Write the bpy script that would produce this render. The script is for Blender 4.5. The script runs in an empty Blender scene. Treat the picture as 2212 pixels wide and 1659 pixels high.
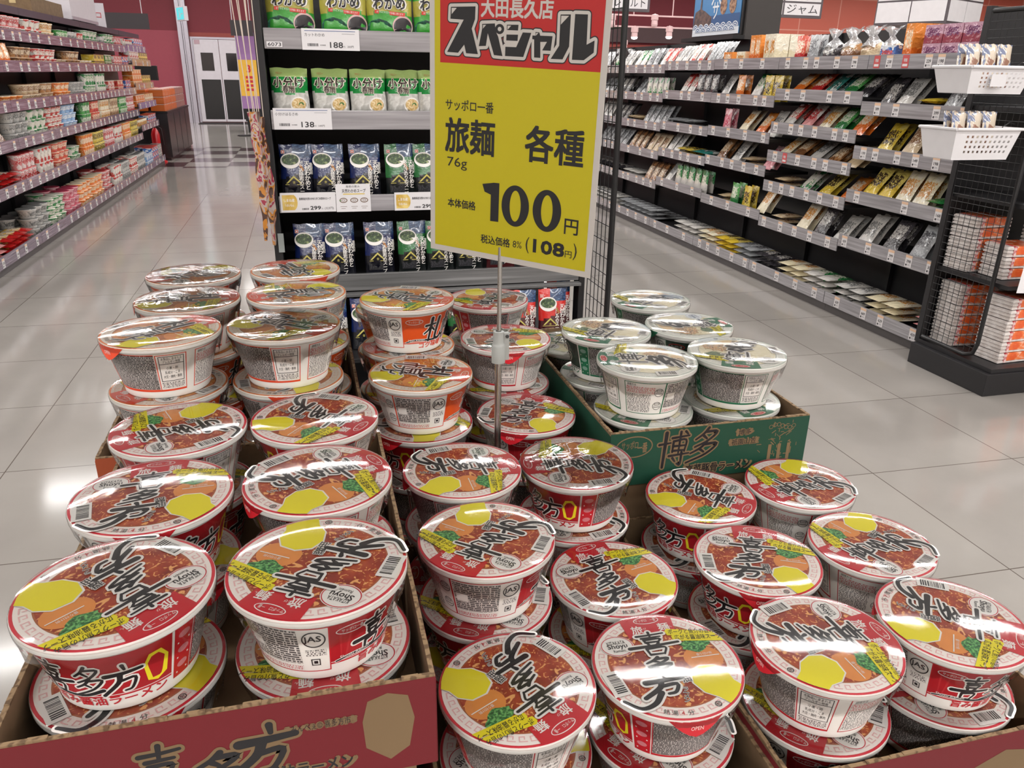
import bpy, bmesh, math, random
from mathutils import Vector, Matrix, noise as mnoise
from mathutils.geometry import tessellate_polygon
SC = bpy.context.scene
COL = SC.collection
PI = math.pi
rng = random.Random(7)

# ------------------------------------------------------------------ camera
def rad(d): return d * PI / 180
CAM_H, FPX = 1.315, 1680.6
yaw, pitch, roll = rad(14.718), rad(21.714), rad(0.995)
fwd = Vector((math.sin(yaw)*math.cos(pitch), math.cos(yaw)*math.cos(pitch), -math.sin(pitch)))
rgt0 = Vector((math.cos(yaw), -math.sin(yaw), 0))
up0 = rgt0.cross(fwd)
rgt = rgt0*math.cos(roll) + up0*math.sin(roll)
upv = -rgt0*math.sin(roll) + up0*math.cos(roll)
cam_d = bpy.data.cameras.new('camera')
cam = bpy.data.objects.new('camera', cam_d); COL.objects.link(cam)
M4 = Matrix((rgt, upv, -fwd)).transposed().to_4x4(); M4.translation = (0, 0, CAM_H)
cam.matrix_world = M4
cam_d.sensor_width = 36; cam_d.lens = FPX/2212*36
cam_d.clip_start = 0.02; cam_d.clip_end = 200
cam_d.dof.use_dof = False
SC.camera = cam

# ------------------------------------------------------------------ world, exposure
w = bpy.data.worlds.new('store_air'); SC.world = w; w.use_nodes = True
bg = w.node_tree.nodes['Background']; bg.inputs[0].default_value = (0.93, 0.95, 1.0, 1); bg.inputs[1].default_value = 0.30
vs = SC.view_settings
vs.view_transform = 'Standard'; vs.look = 'None'; vs.exposure = 0.0; vs.gamma = 1.0
try: vs.use_curve_mapping = False
except Exception: pass
SC.cycles.max_bounces = 7; SC.cycles.diffuse_bounces = 3; SC.cycles.glossy_bounces = 3
SC.cycles.transparent_max_bounces = 10; SC.cycles.transmission_bounces = 4
SC.cycles.caustics_reflective = False; SC.cycles.caustics_refractive = False
SC.cycles.sample_clamp_indirect = 4.0
SC.cycles.use_denoising = True; SC.cycles.use_adaptive_sampling = True; SC.cycles.adaptive_threshold = .015

# ------------------------------------------------------------------ ceiling lamp lay-out (centre x, centre y, length along x)
CEIL = 4.0
LAMP_W = 53.0
LAMPS = [(x, y) for y in (-7.4, -5.0, -2.6, 0.2, 3.45, 6.9, 10.2, 13.6, 17.0, 20.2) for x in (-6.2, -3.3, 2.4, 5.4, 8.4)  # rear rows, unseen behind the camera, are added to fill camera-facing sides
         ] + [(-0.5, y) for y in (-7.4, -5.0, -2.6, 6.9, 13.6, 20.2)] + [(x, y) for x in (11.4, 14.6, 18.0, 21.5) for y in (13.6, 20.2)]

# ------------------------------------------------------------------ materials
def lin(c):
    return tuple(((v/255)/12.92 if v/255 <= .04045 else ((v/255+.055)/1.055)**2.4) for v in c)
MATS = {}
def nodes_of(name):
    m = bpy.data.materials.new(name); m.use_nodes = True
    nt = m.node_tree
    return m, nt, nt.nodes['Principled BSDF']
def mat(name, c, rough=.5, coat=0, metal=0, spec=.5, vary=.06, vscale=14, bump=0, bscale=60, trans=0, alpha=1, emit=0, subs=0):
    """plain material with a little procedural tone variation and optional bump"""
    if name in MATS: return MATS[name]
    m, nt, b = nodes_of(name); c = lin(c)
    b.inputs['Roughness'].default_value = rough; b.inputs['Metallic'].default_value = metal
    b.inputs['Specular IOR Level'].default_value = spec
    if coat: b.inputs['Coat Weight'].default_value = coat; b.inputs['Coat Roughness'].default_value = .08
    if trans: b.inputs['Transmission Weight'].default_value = trans
    if alpha < 1: b.inputs['Alpha'].default_value = alpha
    tc = nt.nodes.new('ShaderNodeTexCoord'); nz = nt.nodes.new('ShaderNodeTexNoise'); nz.inputs['Scale'].default_value = vscale
    nt.links.new(tc.outputs['Object'], nz.inputs['Vector'])
    rp = nt.nodes.new('ShaderNodeValToRGB')
    rp.color_ramp.elements[0].color = (*[max(0, v*(1-vary)) for v in c], 1); rp.color_ramp.elements[1].color = (*[min(1, v*(1+vary)) for v in c], 1)
    nt.links.new(nz.outputs['Fac'], rp.inputs[0]); nt.links.new(rp.outputs[0], b.inputs['Base Color'])
    if bump:
        n2 = nt.nodes.new('ShaderNodeTexNoise'); n2.inputs['Scale'].default_value = bscale; n2.inputs['Detail'].default_value = 3
        nt.links.new(tc.outputs['Object'], n2.inputs['Vector'])
        bp = nt.nodes.new('ShaderNodeBump'); bp.inputs['Strength'].default_value = bump; bp.inputs['Distance'].default_value = .01
        nt.links.new(n2.outputs['Fac'], bp.inputs['Height']); nt.links.new(bp.outputs[0], b.inputs['Normal'])
        if coat: nt.links.new(bp.outputs[0], b.inputs['Coat Normal'])
    if emit:
        b.inputs['Emission Color'].default_value = (*c, 1); b.inputs['Emission Strength'].default_value = emit
    MATS[name] = m; return m
def ramp(nt, stops, interp='LINEAR'):
    rp = nt.nodes.new('ShaderNodeValToRGB'); cr = rp.color_ramp; cr.interpolation = interp
    while len(cr.elements) < len(stops): cr.elements.new(.5)
    for e, (p, c) in zip(cr.elements, stops): e.position = p; e.color = (*lin(c), 1)
    return rp
def noisy(name, stops, scale=10, detail=3, dist=0, rough=.4, coat=0, interp='LINEAR', stretch=(1,1,1), coords='Object', bump=0):
    """colour patches from a noise texture through a ramp"""
    if name in MATS: return MATS[name]
    m, nt, b = nodes_of(name)
    tc = nt.nodes.new('ShaderNodeTexCoord'); mp = nt.nodes.new('ShaderNodeMapping'); mp.inputs['Scale'].default_value = stretch
    nz = nt.nodes.new('ShaderNodeTexNoise'); nz.inputs['Scale'].default_value = scale; nz.inputs['Detail'].default_value = detail; nz.inputs['Distortion'].default_value = dist
    nt.links.new(tc.outputs[coords], mp.inputs[0]); nt.links.new(mp.outputs[0], nz.inputs['Vector'])
    rp = ramp(nt, stops, interp); nt.links.new(nz.outputs['Fac'], rp.inputs[0]); nt.links.new(rp.outputs[0], b.inputs['Base Color'])
    b.inputs['Roughness'].default_value = rough
    if coat: b.inputs['Coat Weight'].default_value = coat; b.inputs['Coat Roughness'].default_value = .06
    if bump:
        bp = nt.nodes.new('ShaderNodeBump'); bp.inputs['Strength'].default_value = bump; bp.inputs['Distance'].default_value = .004
        nt.links.new(nz.outputs['Fac'], bp.inputs['Height']); nt.links.new(bp.outputs[0], b.inputs['Normal'])
    MATS[name] = m; return m
def fineprint(name, ink, paper=(228, 222, 216), rows=.9, fill=.52, fine=1.6):
    """rows of tiny unreadable print; UV is in millimetres"""
    if name in MATS: return MATS[name]
    m, nt, b = nodes_of(name)
    uv = nt.nodes.new('ShaderNodeUVMap'); sep = nt.nodes.new('ShaderNodeSeparateXYZ'); nt.links.new(uv.outputs[0], sep.inputs[0])
    def mth(op, a, bb=None):
        n = nt.nodes.new('ShaderNodeMath'); n.operation = op
        for i, v in enumerate((a, bb)):
            if v is None: continue
            if isinstance(v, (int, float)): n.inputs[i].default_value = v
            else: nt.links.new(v, n.inputs[i])
        return n.outputs[0]
    ry = mth('MULTIPLY', sep.outputs[1], rows)
    inrow = mth('GREATER_THAN', mth('FRACT', ry), .34)
    cx = nt.nodes.new('ShaderNodeCombineXYZ'); nt.links.new(mth('MULTIPLY', sep.outputs[0], fine), cx.inputs[0]); nt.links.new(mth('FLOOR', ry), cx.inputs[1])
    nz = nt.nodes.new('ShaderNodeTexNoise'); nz.inputs['Scale'].default_value = 1.0; nz.inputs['Detail'].default_value = 1; nt.links.new(cx.outputs[0], nz.inputs['Vector'])
    ink_on = mth('MULTIPLY', mth('LESS_THAN', nz.outputs['Fac'], fill), inrow)
    mx = nt.nodes.new('ShaderNodeMix'); mx.data_type = 'RGBA'; nt.links.new(ink_on, mx.inputs[0])
    mx.inputs[6].default_value = (*lin(paper), 1); mx.inputs[7].default_value = (*lin(ink), 1)
    nt.links.new(mx.outputs[2], b.inputs['Base Color']); b.inputs['Roughness'].default_value = .45
    MATS[name] = m; return m
def film_mat(name, bump=.35, scale=60, lo=.05, rough=.07, tint=(1, 1, 1), stretch=(1, 1, 1), body=0, gain=1.0):
    """clear plastic wrap: transparent with a Fresnel gloss and crinkles"""
    if name in MATS: return MATS[name]
    m = bpy.data.materials.new(name); m.use_nodes = True; nt = m.node_tree; nt.nodes.clear()
    out = nt.nodes.new('ShaderNodeOutputMaterial'); tr = nt.nodes.new('ShaderNodeBsdfTransparent'); gl = nt.nodes.new('ShaderNodeBsdfGlossy'); mx = nt.nodes.new('ShaderNodeMixShader')
    tr.inputs[0].default_value = (*tint, 1); gl.inputs['Roughness'].default_value = rough
    fr = nt.nodes.new('ShaderNodeFresnel'); fr.inputs[0].default_value = 1.5
    tc = nt.nodes.new('ShaderNodeTexCoord'); oi = nt.nodes.new('ShaderNodeObjectInfo')
    mp = nt.nodes.new('ShaderNodeMapping'); mp.inputs['Scale'].default_value = stretch; nt.links.new(tc.outputs['Object'], mp.inputs[0])
    vm = nt.nodes.new('ShaderNodeVectorMath'); vm.operation = 'SCALE'; vm.inputs[3].default_value = 3.0
    cb = nt.nodes.new('ShaderNodeCombineXYZ'); nt.links.new(oi.outputs['Random'], cb.inputs[0]); nt.links.new(oi.outputs['Random'], cb.inputs[1]); nt.links.new(cb.outputs[0], vm.inputs[0]); nt.links.new(vm.outputs[0], mp.inputs[1])
    nz = nt.nodes.new('ShaderNodeTexNoise'); nz.inputs['Scale'].default_value = scale; nz.inputs['Detail'].default_value = 2; nz.inputs['Distortion'].default_value = .8
    nt.links.new(mp.outputs[0], nz.inputs['Vector'])
    bp = nt.nodes.new('ShaderNodeBump'); bp.inputs['Strength'].default_value = bump; bp.inputs['Distance'].default_value = .004
    nt.links.new(nz.outputs['Fac'], bp.inputs['Height']); nt.links.new(bp.outputs[0], gl.inputs['Normal']); nt.links.new(bp.outputs[0], fr.inputs['Normal'])
    mt = nt.nodes.new('ShaderNodeMath'); mt.operation = 'MULTIPLY_ADD'; mt.inputs[1].default_value = gain; mt.inputs[2].default_value = lo; mt.use_clamp = True
    nt.links.new(fr.outputs[0], mt.inputs[0]); nt.links.new(mt.outputs[0], mx.inputs[0]); nt.links.new(tr.outputs[0], mx.inputs[1]); nt.links.new(gl.outputs[0], mx.inputs[2])
    last = mx
    if body:
        df = nt.nodes.new('ShaderNodeBsdfDiffuse'); df.inputs[0].default_value = (.8, .8, .82, 1); m2 = nt.nodes.new('ShaderNodeMixShader'); m2.inputs[0].default_value = body
        nt.links.new(mx.outputs[0], m2.inputs[1]); nt.links.new(df.outputs[0], m2.inputs[2]); last = m2
    nt.links.new(last.outputs[0], out.inputs[0])
    MATS[name] = m; return m
def emis(name, c, s):
    if name in MATS: return MATS[name]
    m = bpy.data.materials.new(name); m.use_nodes = True; nt = m.node_tree; nt.nodes.clear()
    e = nt.nodes.new('ShaderNodeEmission'); o = nt.nodes.new('ShaderNodeOutputMaterial'); e.inputs[0].default_value = (*lin(c), 1); e.inputs[1].default_value = s
    nt.links.new(e.outputs[0], o.inputs[0]); MATS[name] = m; return m

# ------------------------------------------------------------------ mesh building
class Geo:
    def __init__(s): s.v = []; s.f = []; s.m = []; s.uv = []; s.mats = []
    def mi(s, m):
        if m not in s.mats: s.mats.append(m)
        return s.mats.index(m)
    def face(s, pts, m, uvs=None):
        b = len(s.v); s.v.extend(tuple(p) for p in pts); s.f.append(tuple(range(b, b+len(pts)))); s.m.append(s.mi(m)); s.uv.extend(uvs or [(0, 0)]*len(pts))
    def add(s, vs, fs, m, uvs=None):
        b = len(s.v); s.v.extend(tuple(p) for p in vs); k = s.mi(m)
        for f in fs: s.f.append(tuple(b+i for i in f)); s.m.append(k)
        s.uv.extend(uvs or [(0, 0)]*len(vs))
    def box(s, x0, x1, y0, y1, z0, z1, m, xf=None):
        vs = [(x, y, z) for z in (z0, z1) for y in (y0, y1) for x in (x0, x1)]
        if xf: vs = [tuple(xf @ Vector(p)) for p in vs]
        s.add(vs, [(0,2,3,1),(4,5,7,6),(0,1,5,4),(1,3,7,5),(3,2,6,7),(2,0,4,6)], m)
    def tube(s, pts, r, m, n=8, caps=True):
        pts = [Vector(p) for p in pts]; b = len(s.v); k = s.mi(m); prev = None
        for i, p in enumerate(pts):
            d = (pts[min(i+1, len(pts)-1)]-pts[max(i-1, 0)]).normalized()
            a = d.orthogonal() if prev is None else (prev - d*prev.dot(d))
            a.normalize(); prev = a; c = d.cross(a); rr = r[i] if isinstance(r, (list, tuple)) else r
            for j in range(n):
                t = 2*PI*j/n; s.v.append(tuple(p + a*(rr*math.cos(t)) + c*(rr*math.sin(t)))); s.uv.append((0, 0))
        for i in range(len(pts)-1):
            for j in range(n):
                s.f.append((b+i*n+j, b+i*n+(j+1) % n, b+(i+1)*n+(j+1) % n, b+(i+1)*n+j)); s.m.append(k)
        if caps:
            s.f.append(tuple(b+j for j in reversed(range(n)))); s.m.append(k)
            e = b+(len(pts)-1)*n; s.f.append(tuple(e+j for j in range(n))); s.m.append(k)
    def lathe(s, prof, m, n=48, wob=None, capb=True, capt=False):
        b = len(s.v); k = s.mi(m)
        for i, (r, z) in enumerate(prof):
            for j in range(n):
                t = 2*PI*j/n; rr, zz = (r, z) if wob is None else wob(r, z, t, i)
                s.v.append((rr*math.cos(t), rr*math.sin(t), zz)); s.uv.append((j/n, i/(len(prof)-1)))
        for i in range(len(prof)-1):
            for j in range(n):
                s.f.append((b+i*n+j, b+i*n+(j+1) % n, b+(i+1)*n+(j+1) % n, b+(i+1)*n+j)); s.m.append(k)
        if capb: s.f.append(tuple(b+j for j in reversed(range(n)))); s.m.append(k)
        if capt: e = b+(len(prof)-1)*n; s.f.append(tuple(e+j for j in range(n))); s.m.append(k)
    def xform(s, M, start=0):
        for i in range(start, len(s.v)): s.v[i] = tuple(M @ Vector(s.v[i]))
    def mesh(s, name, smooth=False, bevel=0, angle=40):
        me = bpy.data.meshes.new(name); me.from_pydata(s.v, [], s.f)
        for m in s.mats: me.materials.append(m)
        me.polygons.foreach_set('material_index', s.m)
        if any(u != (0, 0) for u in s.uv):
            l = me.uv_layers.new(name='UVMap')
            for lp in me.loops: l.data[lp.index].uv = s.uv[lp.vertex_index]
        if bevel:
            bm = bmesh.new(); bm.from_mesh(me); bmesh.ops.remove_doubles(bm, verts=bm.verts, dist=1e-6)
            bmesh.ops.bevel(bm, geom=list(bm.edges), offset=bevel, segments=2, affect='EDGES', profile=.6, clamp_overlap=True); bm.to_mesh(me); bm.free()
        me.update()
        if smooth:
            me.polygons.foreach_set('use_smooth', [True]*len(me.polygons))
            try: me.set_sharp_from_angle(angle=rad(angle))
            except Exception: pass
        return me
    def build(s, name, parent=None, smooth=False, bevel=0, loc=None, angle=40):
        o = bpy.data.objects.new(name, s.mesh(name, smooth, bevel, angle)); COL.objects.link(o)
        if parent is not None: o.parent = parent
        if loc is not None: o.location = loc
        return o
def tag(o, label=None, cat=None, group=None, kind=None):
    if label: o['label'] = label
    if cat: o['category'] = cat
    if group: o['group'] = group
    if kind: o['kind'] = kind
    return o
def empty(name, loc=(0, 0, 0), rz=0, label=None, cat=None, group=None):
    o = bpy.data.objects.new(name, None); COL.objects.link(o); o.location = loc; o.rotation_euler = (0, 0, rz); o.empty_display_size = .05
    return tag(o, label, cat, group)
def copy_tree(o, parent=None):
    c = o.copy(); COL.objects.link(c)
    if parent is not None: c.parent = parent
    for ch in list(o.children): copy_tree(ch, c)
    return c

# ------------------------------------------------------------------ flat printed art
_tc = {}
def text2d(s, bold=0.0, res=2):
    k = (s, bold, res)
    if k in _tc: return _tc[k]
    cu = bpy.data.curves.new('t', 'FONT'); cu.body = s; cu.size = 1; cu.resolution_u = res; cu.fill_mode = 'FRONT'; cu.offset = bold
    o = bpy.data.objects.new('t', cu); me = o.to_mesh()
    vs = [(v.co.x, v.co.y) for v in me.vertices]; fs = [tuple(p.vertices) for p in me.polygons]
    o.to_mesh_clear(); bpy.data.objects.remove(o); bpy.data.curves.remove(cu)
    _tc[k] = (vs, fs); return _tc[k]
def spline(pts, k=5):
    if len(pts) < 3: return [tuple(Vector(pts[0]).lerp(Vector(pts[1]), i/k)) for i in range(k+1)]
    P = [Vector(pts[0])*2-Vector(pts[1])]+[Vector(p) for p in pts]+[Vector(pts[-1])*2-Vector(pts[-2])]; out = []
    for i in range(1, len(P)-2):
        a, b, c, d = P[i-1:i+3]
        for j in range(k):
            t = j/k; out.append(tuple(.5*((2*b)+(c-a)*t+(2*a-5*b+4*c-d)*t*t+(3*b-a-3*c+d)*t**3)))
    out.append(tuple(P[-2])); return out
class Art:
    """2-D shapes on layers, laid on a surface by fn(x, y, layer)"""
    def __init__(s, geo, fn): s.g = geo; s.fn = fn; s.n = {}
    def lift(s, L):     # every print pass lies a hair above the one before, so none coincide
        k = s.n.get(L, 0); s.n[L] = k+1; return L+.0125*(k % 76)
    def put(s, vs, fs, L, m):
        L = s.lift(L); s.g.add([s.fn(x, y, L) for x, y in vs], fs, m, [(x, y) for x, y in vs])
    def poly(s, pts, L, m):
        tri = tessellate_polygon([[Vector((x, y, 0)) for x, y in pts]])
        fs = []
        for t in tri:
            a, b, c = (Vector(pts[i]) for i in t)
            fs.append(tuple(t) if (b-a).cross(c-a) > 0 else tuple(reversed(t)))
        s.put(pts, fs, L, m)
    def rect(s, x0, y0, x1, y1, L, m, nx=1):
        vs = []; fs = []
        for i in range(nx+1):
            x = x0+(x1-x0)*i/nx; vs += [(x, y0), (x, y1)]
            if i: fs.append((2*i-2, 2*i, 2*i+1, 2*i-1))
        s.put(vs, fs, L, m)
    def frame(s, x0, y0, x1, y1, t, L, m, nx=1):
        s.rect(x0, y0, x1, y0+t, L, m, nx); s.rect(x0, y1-t, x1, y1, L, m, nx); s.rect(x0, y0, x0+t, y1, L, m); s.rect(x1-t, y0, x1, y1, L, m)
    def ell(s, cx, cy, rx, ry, L, m, n=40, rot=0, a0=0, a1=2*PI):
        cr, sr = math.cos(rot), math.sin(rot); vs = [(cx, cy)]
        for i in range(n+1):
            t = a0+(a1-a0)*i/n; x, y = rx*math.cos(t), ry*math.sin(t); vs.append((cx+x*cr-y*sr, cy+x*sr+y*cr))
        s.put(vs, [(0, i, i+1) for i in range(1, n+1)], L, m)
    def ring(s, cx, cy, rx, ry, t, L, m, n=40, rot=0, a0=0, a1=2*PI):
        cr, sr = math.cos(rot), math.sin(rot); vs = []; fs = []
        for i in range(n+1):
            a = a0+(a1-a0)*i/n
            for k in (0, 1):
                x, y = (rx-t*k)*math.cos(a), (ry-t*k)*math.sin(a); vs.append((cx+x*cr-y*sr, cy+x*sr+y*cr))
            if i: fs.append((2*i-2, 2*i, 2*i+1, 2*i-1))
        s.put(vs, fs, L, m)
    def brush(s, pts, wd, L, m, grow=0, k=5):
        P = spline(pts, k); n = len(P); vs = []; fs = []
        for i, p in enumerate(P):
            p = Vector(p); d = Vector(P[min(i+1, n-1)])-Vector(P[max(i-1, 0)]); d = d.normalized() if d.length else Vector((1, 0)); q = Vector((-d.y, d.x))
            t = i/(n-1); ww = (wd if isinstance(wd, (int, float)) else wd[0]+(wd[1]-wd[0])*t)/2+grow
            vs += [tuple(p+q*ww), tuple(p-q*ww)]
            if i: fs.append((2*i-2, 2*i-1, 2*i+1, 2*i))
        for i, sg in ((0, 1), (n-1, -1)):      # rounded ends
            d = Vector(P[min(i+1, n-1)])-Vector(P[max(i-1, 0)]); a0 = math.atan2(d.y, d.x)+PI/2*sg; t = i/(n-1)
            ww = (wd if isinstance(wd, (int, float)) else wd[0]+(wd[1]-wd[0])*t)/2+grow; b_ = len(vs); vs.append(P[i])
            for q in range(7): vs.append((P[i][0]+ww*math.cos(a0+PI*q/6), P[i][1]+ww*math.sin(a0+PI*q/6)))
            fs += [(b_, b_+q, b_+q+1) for q in range(1, 7)]
        s.put(vs, fs, L, m)
    def text(s, st, cx, cy, h, L, m, w=None, rot=0, bold=0.0, shear=0, vert=False, res=2, gap=1.08):
        """text centred on (cx, cy), h = height of a line (em box), w = forced width; vert stacks the characters"""
        if vert:
            n = len(st)
            for i, ch in enumerate(st):
                d = ((n-1)/2-i)*h*gap; s.text(ch, cx-d*math.sin(rot), cy+d*math.cos(rot), h, L, m, w, rot, bold, shear, res=res)
            return
        vs, fs = text2d(st, 0, res)
        if not vs: return
        x0 = min(v[0] for v in vs); x1 = max(v[0] for v in vs); y0 = min(v[1] for v in vs); y1 = max(v[1] for v in vs)
        sh = [(0, 0)]
        if bold: n_ = 8 if bold > .05 else 4; sh = [(bold*math.cos(2*PI*(i+.5)/n_), bold*math.sin(2*PI*(i+.5)/n_)) for i in range(n_)]
        sy = h/.86; sx = sy if w is None else w/max(1e-6, (x1-x0)); cr, sr = math.cos(rot), math.sin(rot)
        for dx, dy in sh:
            out = []
            for x, y in vs:
                x = (x-(x0+x1)/2)*sx+dx*sy; y = (y-(y0+y1)/2+dy)*sy; x += shear*y
                out.append((cx+x*cr-y*sr, cy+x*sr+y*cr))
            s.put(out, fs, L, m)
GLYPH = {
 '喜': [((.18,.88),(.5,.89),(.84,.92)),((.5,1.02),(.5,.78)),((.28,.77),(.74,.79)),((.32,.69),(.34,.57)),((.32,.69),(.7,.7),(.65,.57)),((.34,.58),(.65,.58)),((.38,.53),(.42,.46)),((.64,.53),(.58,.46)),((-.08,.4),(.5,.42),(1.1,.47)),((.3,.31),(.34,.04)),((.3,.31),(.74,.32),(.67,.04)),((.34,.06),(.67,.06))],
 '多': [((.55,1.02),(.42,.84),(.2,.68)),((.5,.9),(.88,.88),(.65,.62),(.24,.44)),((.44,.78),(.58,.68)),((.62,.6),(.45,.4),(.15,.25)),((.54,.5),(.98,.5),(.7,.2),(.08,-.04)),((.44,.36),(.6,.26))],
 '方': [((.5,1.05),(.56,.88)),((.05,.72),(.5,.74),(1.0,.78)),((.44,.72),(.38,.4),(-.05,-.02)),((.42,.46),(.84,.5),(.76,.12),(.56,.06))],
 '札': [((-.02,.7),(.5,.75)),((.26,1.02),(.26,-.02)),((.25,.68),(.14,.48),(-.04,.34)),((.28,.62),(.5,.44)),((.66,1.0),(.63,.2),(.7,.04),(.95,.03),(1.02,.24))],
 '幌': [((.05,.75),(.05,.3)),((.05,.75),(.36,.77),(.34,.36)),((.2,1.03),(.2,-.03)),((.5,1.0),(.5,.68)),((.5,1.0),(.9,1.0),(.87,.68)),((.5,.85),(.87,.85)),((.5,.7),(.87,.7)),((.68,.62),(.68,.42)),((.5,.6),(.56,.47)),((.9,.6),(.8,.47)),((.42,.37),(1.04,.42)),((.6,.38),(.55,.15),(.34,-.03)),((.76,.38),(.76,.08),(.95,.02),(1.04,.2))],
 '博': [((-.04,.68),(.36,.71)),((.17,1.02),(.17,-.02)),((.4,.85),(1.0,.89)),((.85,1.02),(.94,.94)),((.46,.75),(.46,.42)),((.46,.75),(.9,.77),(.89,.42)),((.46,.6),(.89,.6)),((.46,.46),(.89,.46)),((.68,1.02),(.68,.38)),((.36,.31),(1.06,.35)),((.8,.4),(.8,.03),(.68,.06)),((.5,.24),(.6,.13))]}
def brush_glyph(a, ch, cx, cy, w, h, L, m, wd=.1, grow=0, lean=0, rot=0):
    cr, sr = math.cos(rot), math.sin(rot)
    for i, st in enumerate(GLYPH[ch]):
        pts = []
        for x, y in st:
            x = (x-.5)*w+lean*(y-.5)*h; y = (y-.5)*h; pts.append((cx+x*cr-y*sr, cy+x*sr+y*cr))
        t = wd*min(w, h)*(1.45 if math.hypot(st[-1][0]-st[0][0], st[-1][1]-st[0][1]) > .8 else 1); a.brush(pts, (t*1.15, t*.8), L, m, grow, 4)
# ------------------------------------------------------------------ room shell
FLOOR_T = .6
def floor_mat():
    m, nt, b = nodes_of('polished_floor_tile')
    tc = nt.nodes.new('ShaderNodeTexCoord'); sep = nt.nodes.new('ShaderNodeSeparateXYZ'); nt.links.new(tc.outputs['Object'], sep.inputs[0])
    def mth(op, a, bb=None, c=None):
        n = nt.nodes.new('ShaderNodeMath'); n.operation = op
        for i, v in enumerate((a, bb, c)):
            if v is None: continue
            if isinstance(v, (int, float)): n.inputs[i].default_value = v
            else: nt.links.new(v, n.inputs[i])
        return n.outputs[0]
    X, Y = sep.outputs[0], sep.outputs[1]
    u = mth('DIVIDE', mth('SUBTRACT', X, 1.896), .598)
    v = mth('DIVIDE', mth('SUBTRACT', mth('MULTIPLY_ADD', X, .026, Y), .330), .600)
    def edge(t): f = mth('FRACT', t); return mth('MINIMUM', f, mth('SUBTRACT', 1.0, f))
    seam = mth('LESS_THAN', mth('MINIMUM', edge(u), edge(v)), .0032)
    cmb = nt.nodes.new('ShaderNodeCombineXYZ'); nt.links.new(mth('FLOOR', u), cmb.inputs[0]); nt.links.new(mth('FLOOR', v), cmb.inputs[1])
    wn = nt.nodes.new('ShaderNodeTexWhiteNoise'); nt.links.new(cmb.outputs[0], wn.inputs['Vector'])
    nz = nt.nodes.new('ShaderNodeTexNoise'); nz.inputs['Scale'].default_value = 3.0; nz.inputs['Detail'].default_value = 5; nt.links.new(tc.outputs['Object'], nz.inputs['Vector'])
    tone = mth('ADD', mth('MULTIPLY', wn.outputs['Value'], .25), mth('MULTIPLY', nz.outputs['Fac'], .75))
    rp = ramp(nt, [(.25, (141, 136, 131)), (.75, (153, 148, 142))]); nt.links.new(tone, rp.inputs[0])
    # dark accent tiles laid in a checker before the back door
    def between(t, a, bb): return mth('MULTIPLY', mth('GREATER_THAN', t, a), mth('LESS_THAN', t, bb))
    chk = mth('GREATER_THAN', mth('MODULO', mth('ABSOLUTE', mth('ADD', mth('FLOOR', u), mth('FLOOR', v))), 2.0), .5)
    acc = mth('MULTIPLY', mth('MULTIPLY', between(Y, 12.2, 15.6), between(X, -2.2, 1.6)), chk)
    mx = nt.nodes.new('ShaderNodeMix'); mx.data_type = 'RGBA'; nt.links.new(acc, mx.inputs[0]); nt.links.new(rp.outputs[0], mx.inputs[6]); mx.inputs[7].default_value = (*lin((62, 42, 44)), 1)
    m2 = nt.nodes.new('ShaderNodeMix'); m2.data_type = 'RGBA'; nt.links.new(seam, m2.inputs[0]); nt.links.new(mx.outputs[2], m2.inputs[6]); m2.inputs[7].default_value = (*lin((92, 84, 78)), 1)
    nt.links.new(m2.outputs[2], b.inputs['Base Color'])
    n2 = nt.nodes.new('ShaderNodeTexNoise'); n2.inputs['Scale'].default_value = 5; n2.inputs['Detail'].default_value = 2; nt.links.new(tc.outputs['Object'], n2.inputs['Vector'])
    bp = nt.nodes.new('ShaderNodeBump'); bp.inputs['Strength'].default_value = .02; bp.inputs['Distance'].default_value = .01; nt.links.new(n2.outputs['Fac'], bp.inputs['Height']); nt.links.new(bp.outputs[0], b.inputs['Normal'])
    b.inputs['Roughness'].default_value = .115; b.inputs['Specular IOR Level'].default_value = .38
    return m
def struct(o): return tag(o, kind='structure')
g = Geo(); g.box(-14, 27, -9, 23.2, -.12, 0, floor_mat()); struct(g.build('floor'))
g = Geo(); g.box(-14, 27, -9, 23.2, CEIL, CEIL+.1, mat('ceiling_white', (232, 228, 224), .8)); struct(g.build('ceiling'))
def panel_wall_mat(name, stops, seam, px, pz):
    m, nt, b = nodes_of(name); tc = nt.nodes.new('ShaderNodeTexCoord'); mp = nt.nodes.new('ShaderNodeMapping'); mp.inputs['Rotation'].default_value = (PI/2, 0, 0)
    nt.links.new(tc.outputs['Object'], mp.inputs[0]); br = nt.nodes.new('ShaderNodeTexBrick'); br.offset = 0
    br.inputs['Scale'].default_value = 1; br.inputs['Mortar Size'].default_value = .018; br.inputs['Brick Width'].default_value = px; br.inputs['Row Height'].default_value = pz
    br.inputs['Color1'].default_value = (*lin(stops[0]), 1); br.inputs['Color2'].default_value = (*lin(stops[1]), 1); br.inputs['Mortar'].default_value = (*lin(seam), 1)
    nt.links.new(mp.outputs[0], br.inputs[0]); nt.links.new(br.outputs[0], b.inputs['Base Color']); b.inputs['Roughness'].default_value = .45
    return m
TERRA = panel_wall_mat('terracotta_panel', ((216, 112, 92), (224, 118, 98)), (236, 166, 148), 1.35, .9)
MAROON = mat('maroon_paint', (112, 26, 40), .6); ROSE = mat('rose_paint', (146, 60, 74), .6)
TERRAL = mat('terracotta_paint', (140, 58, 50), .55)
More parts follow.
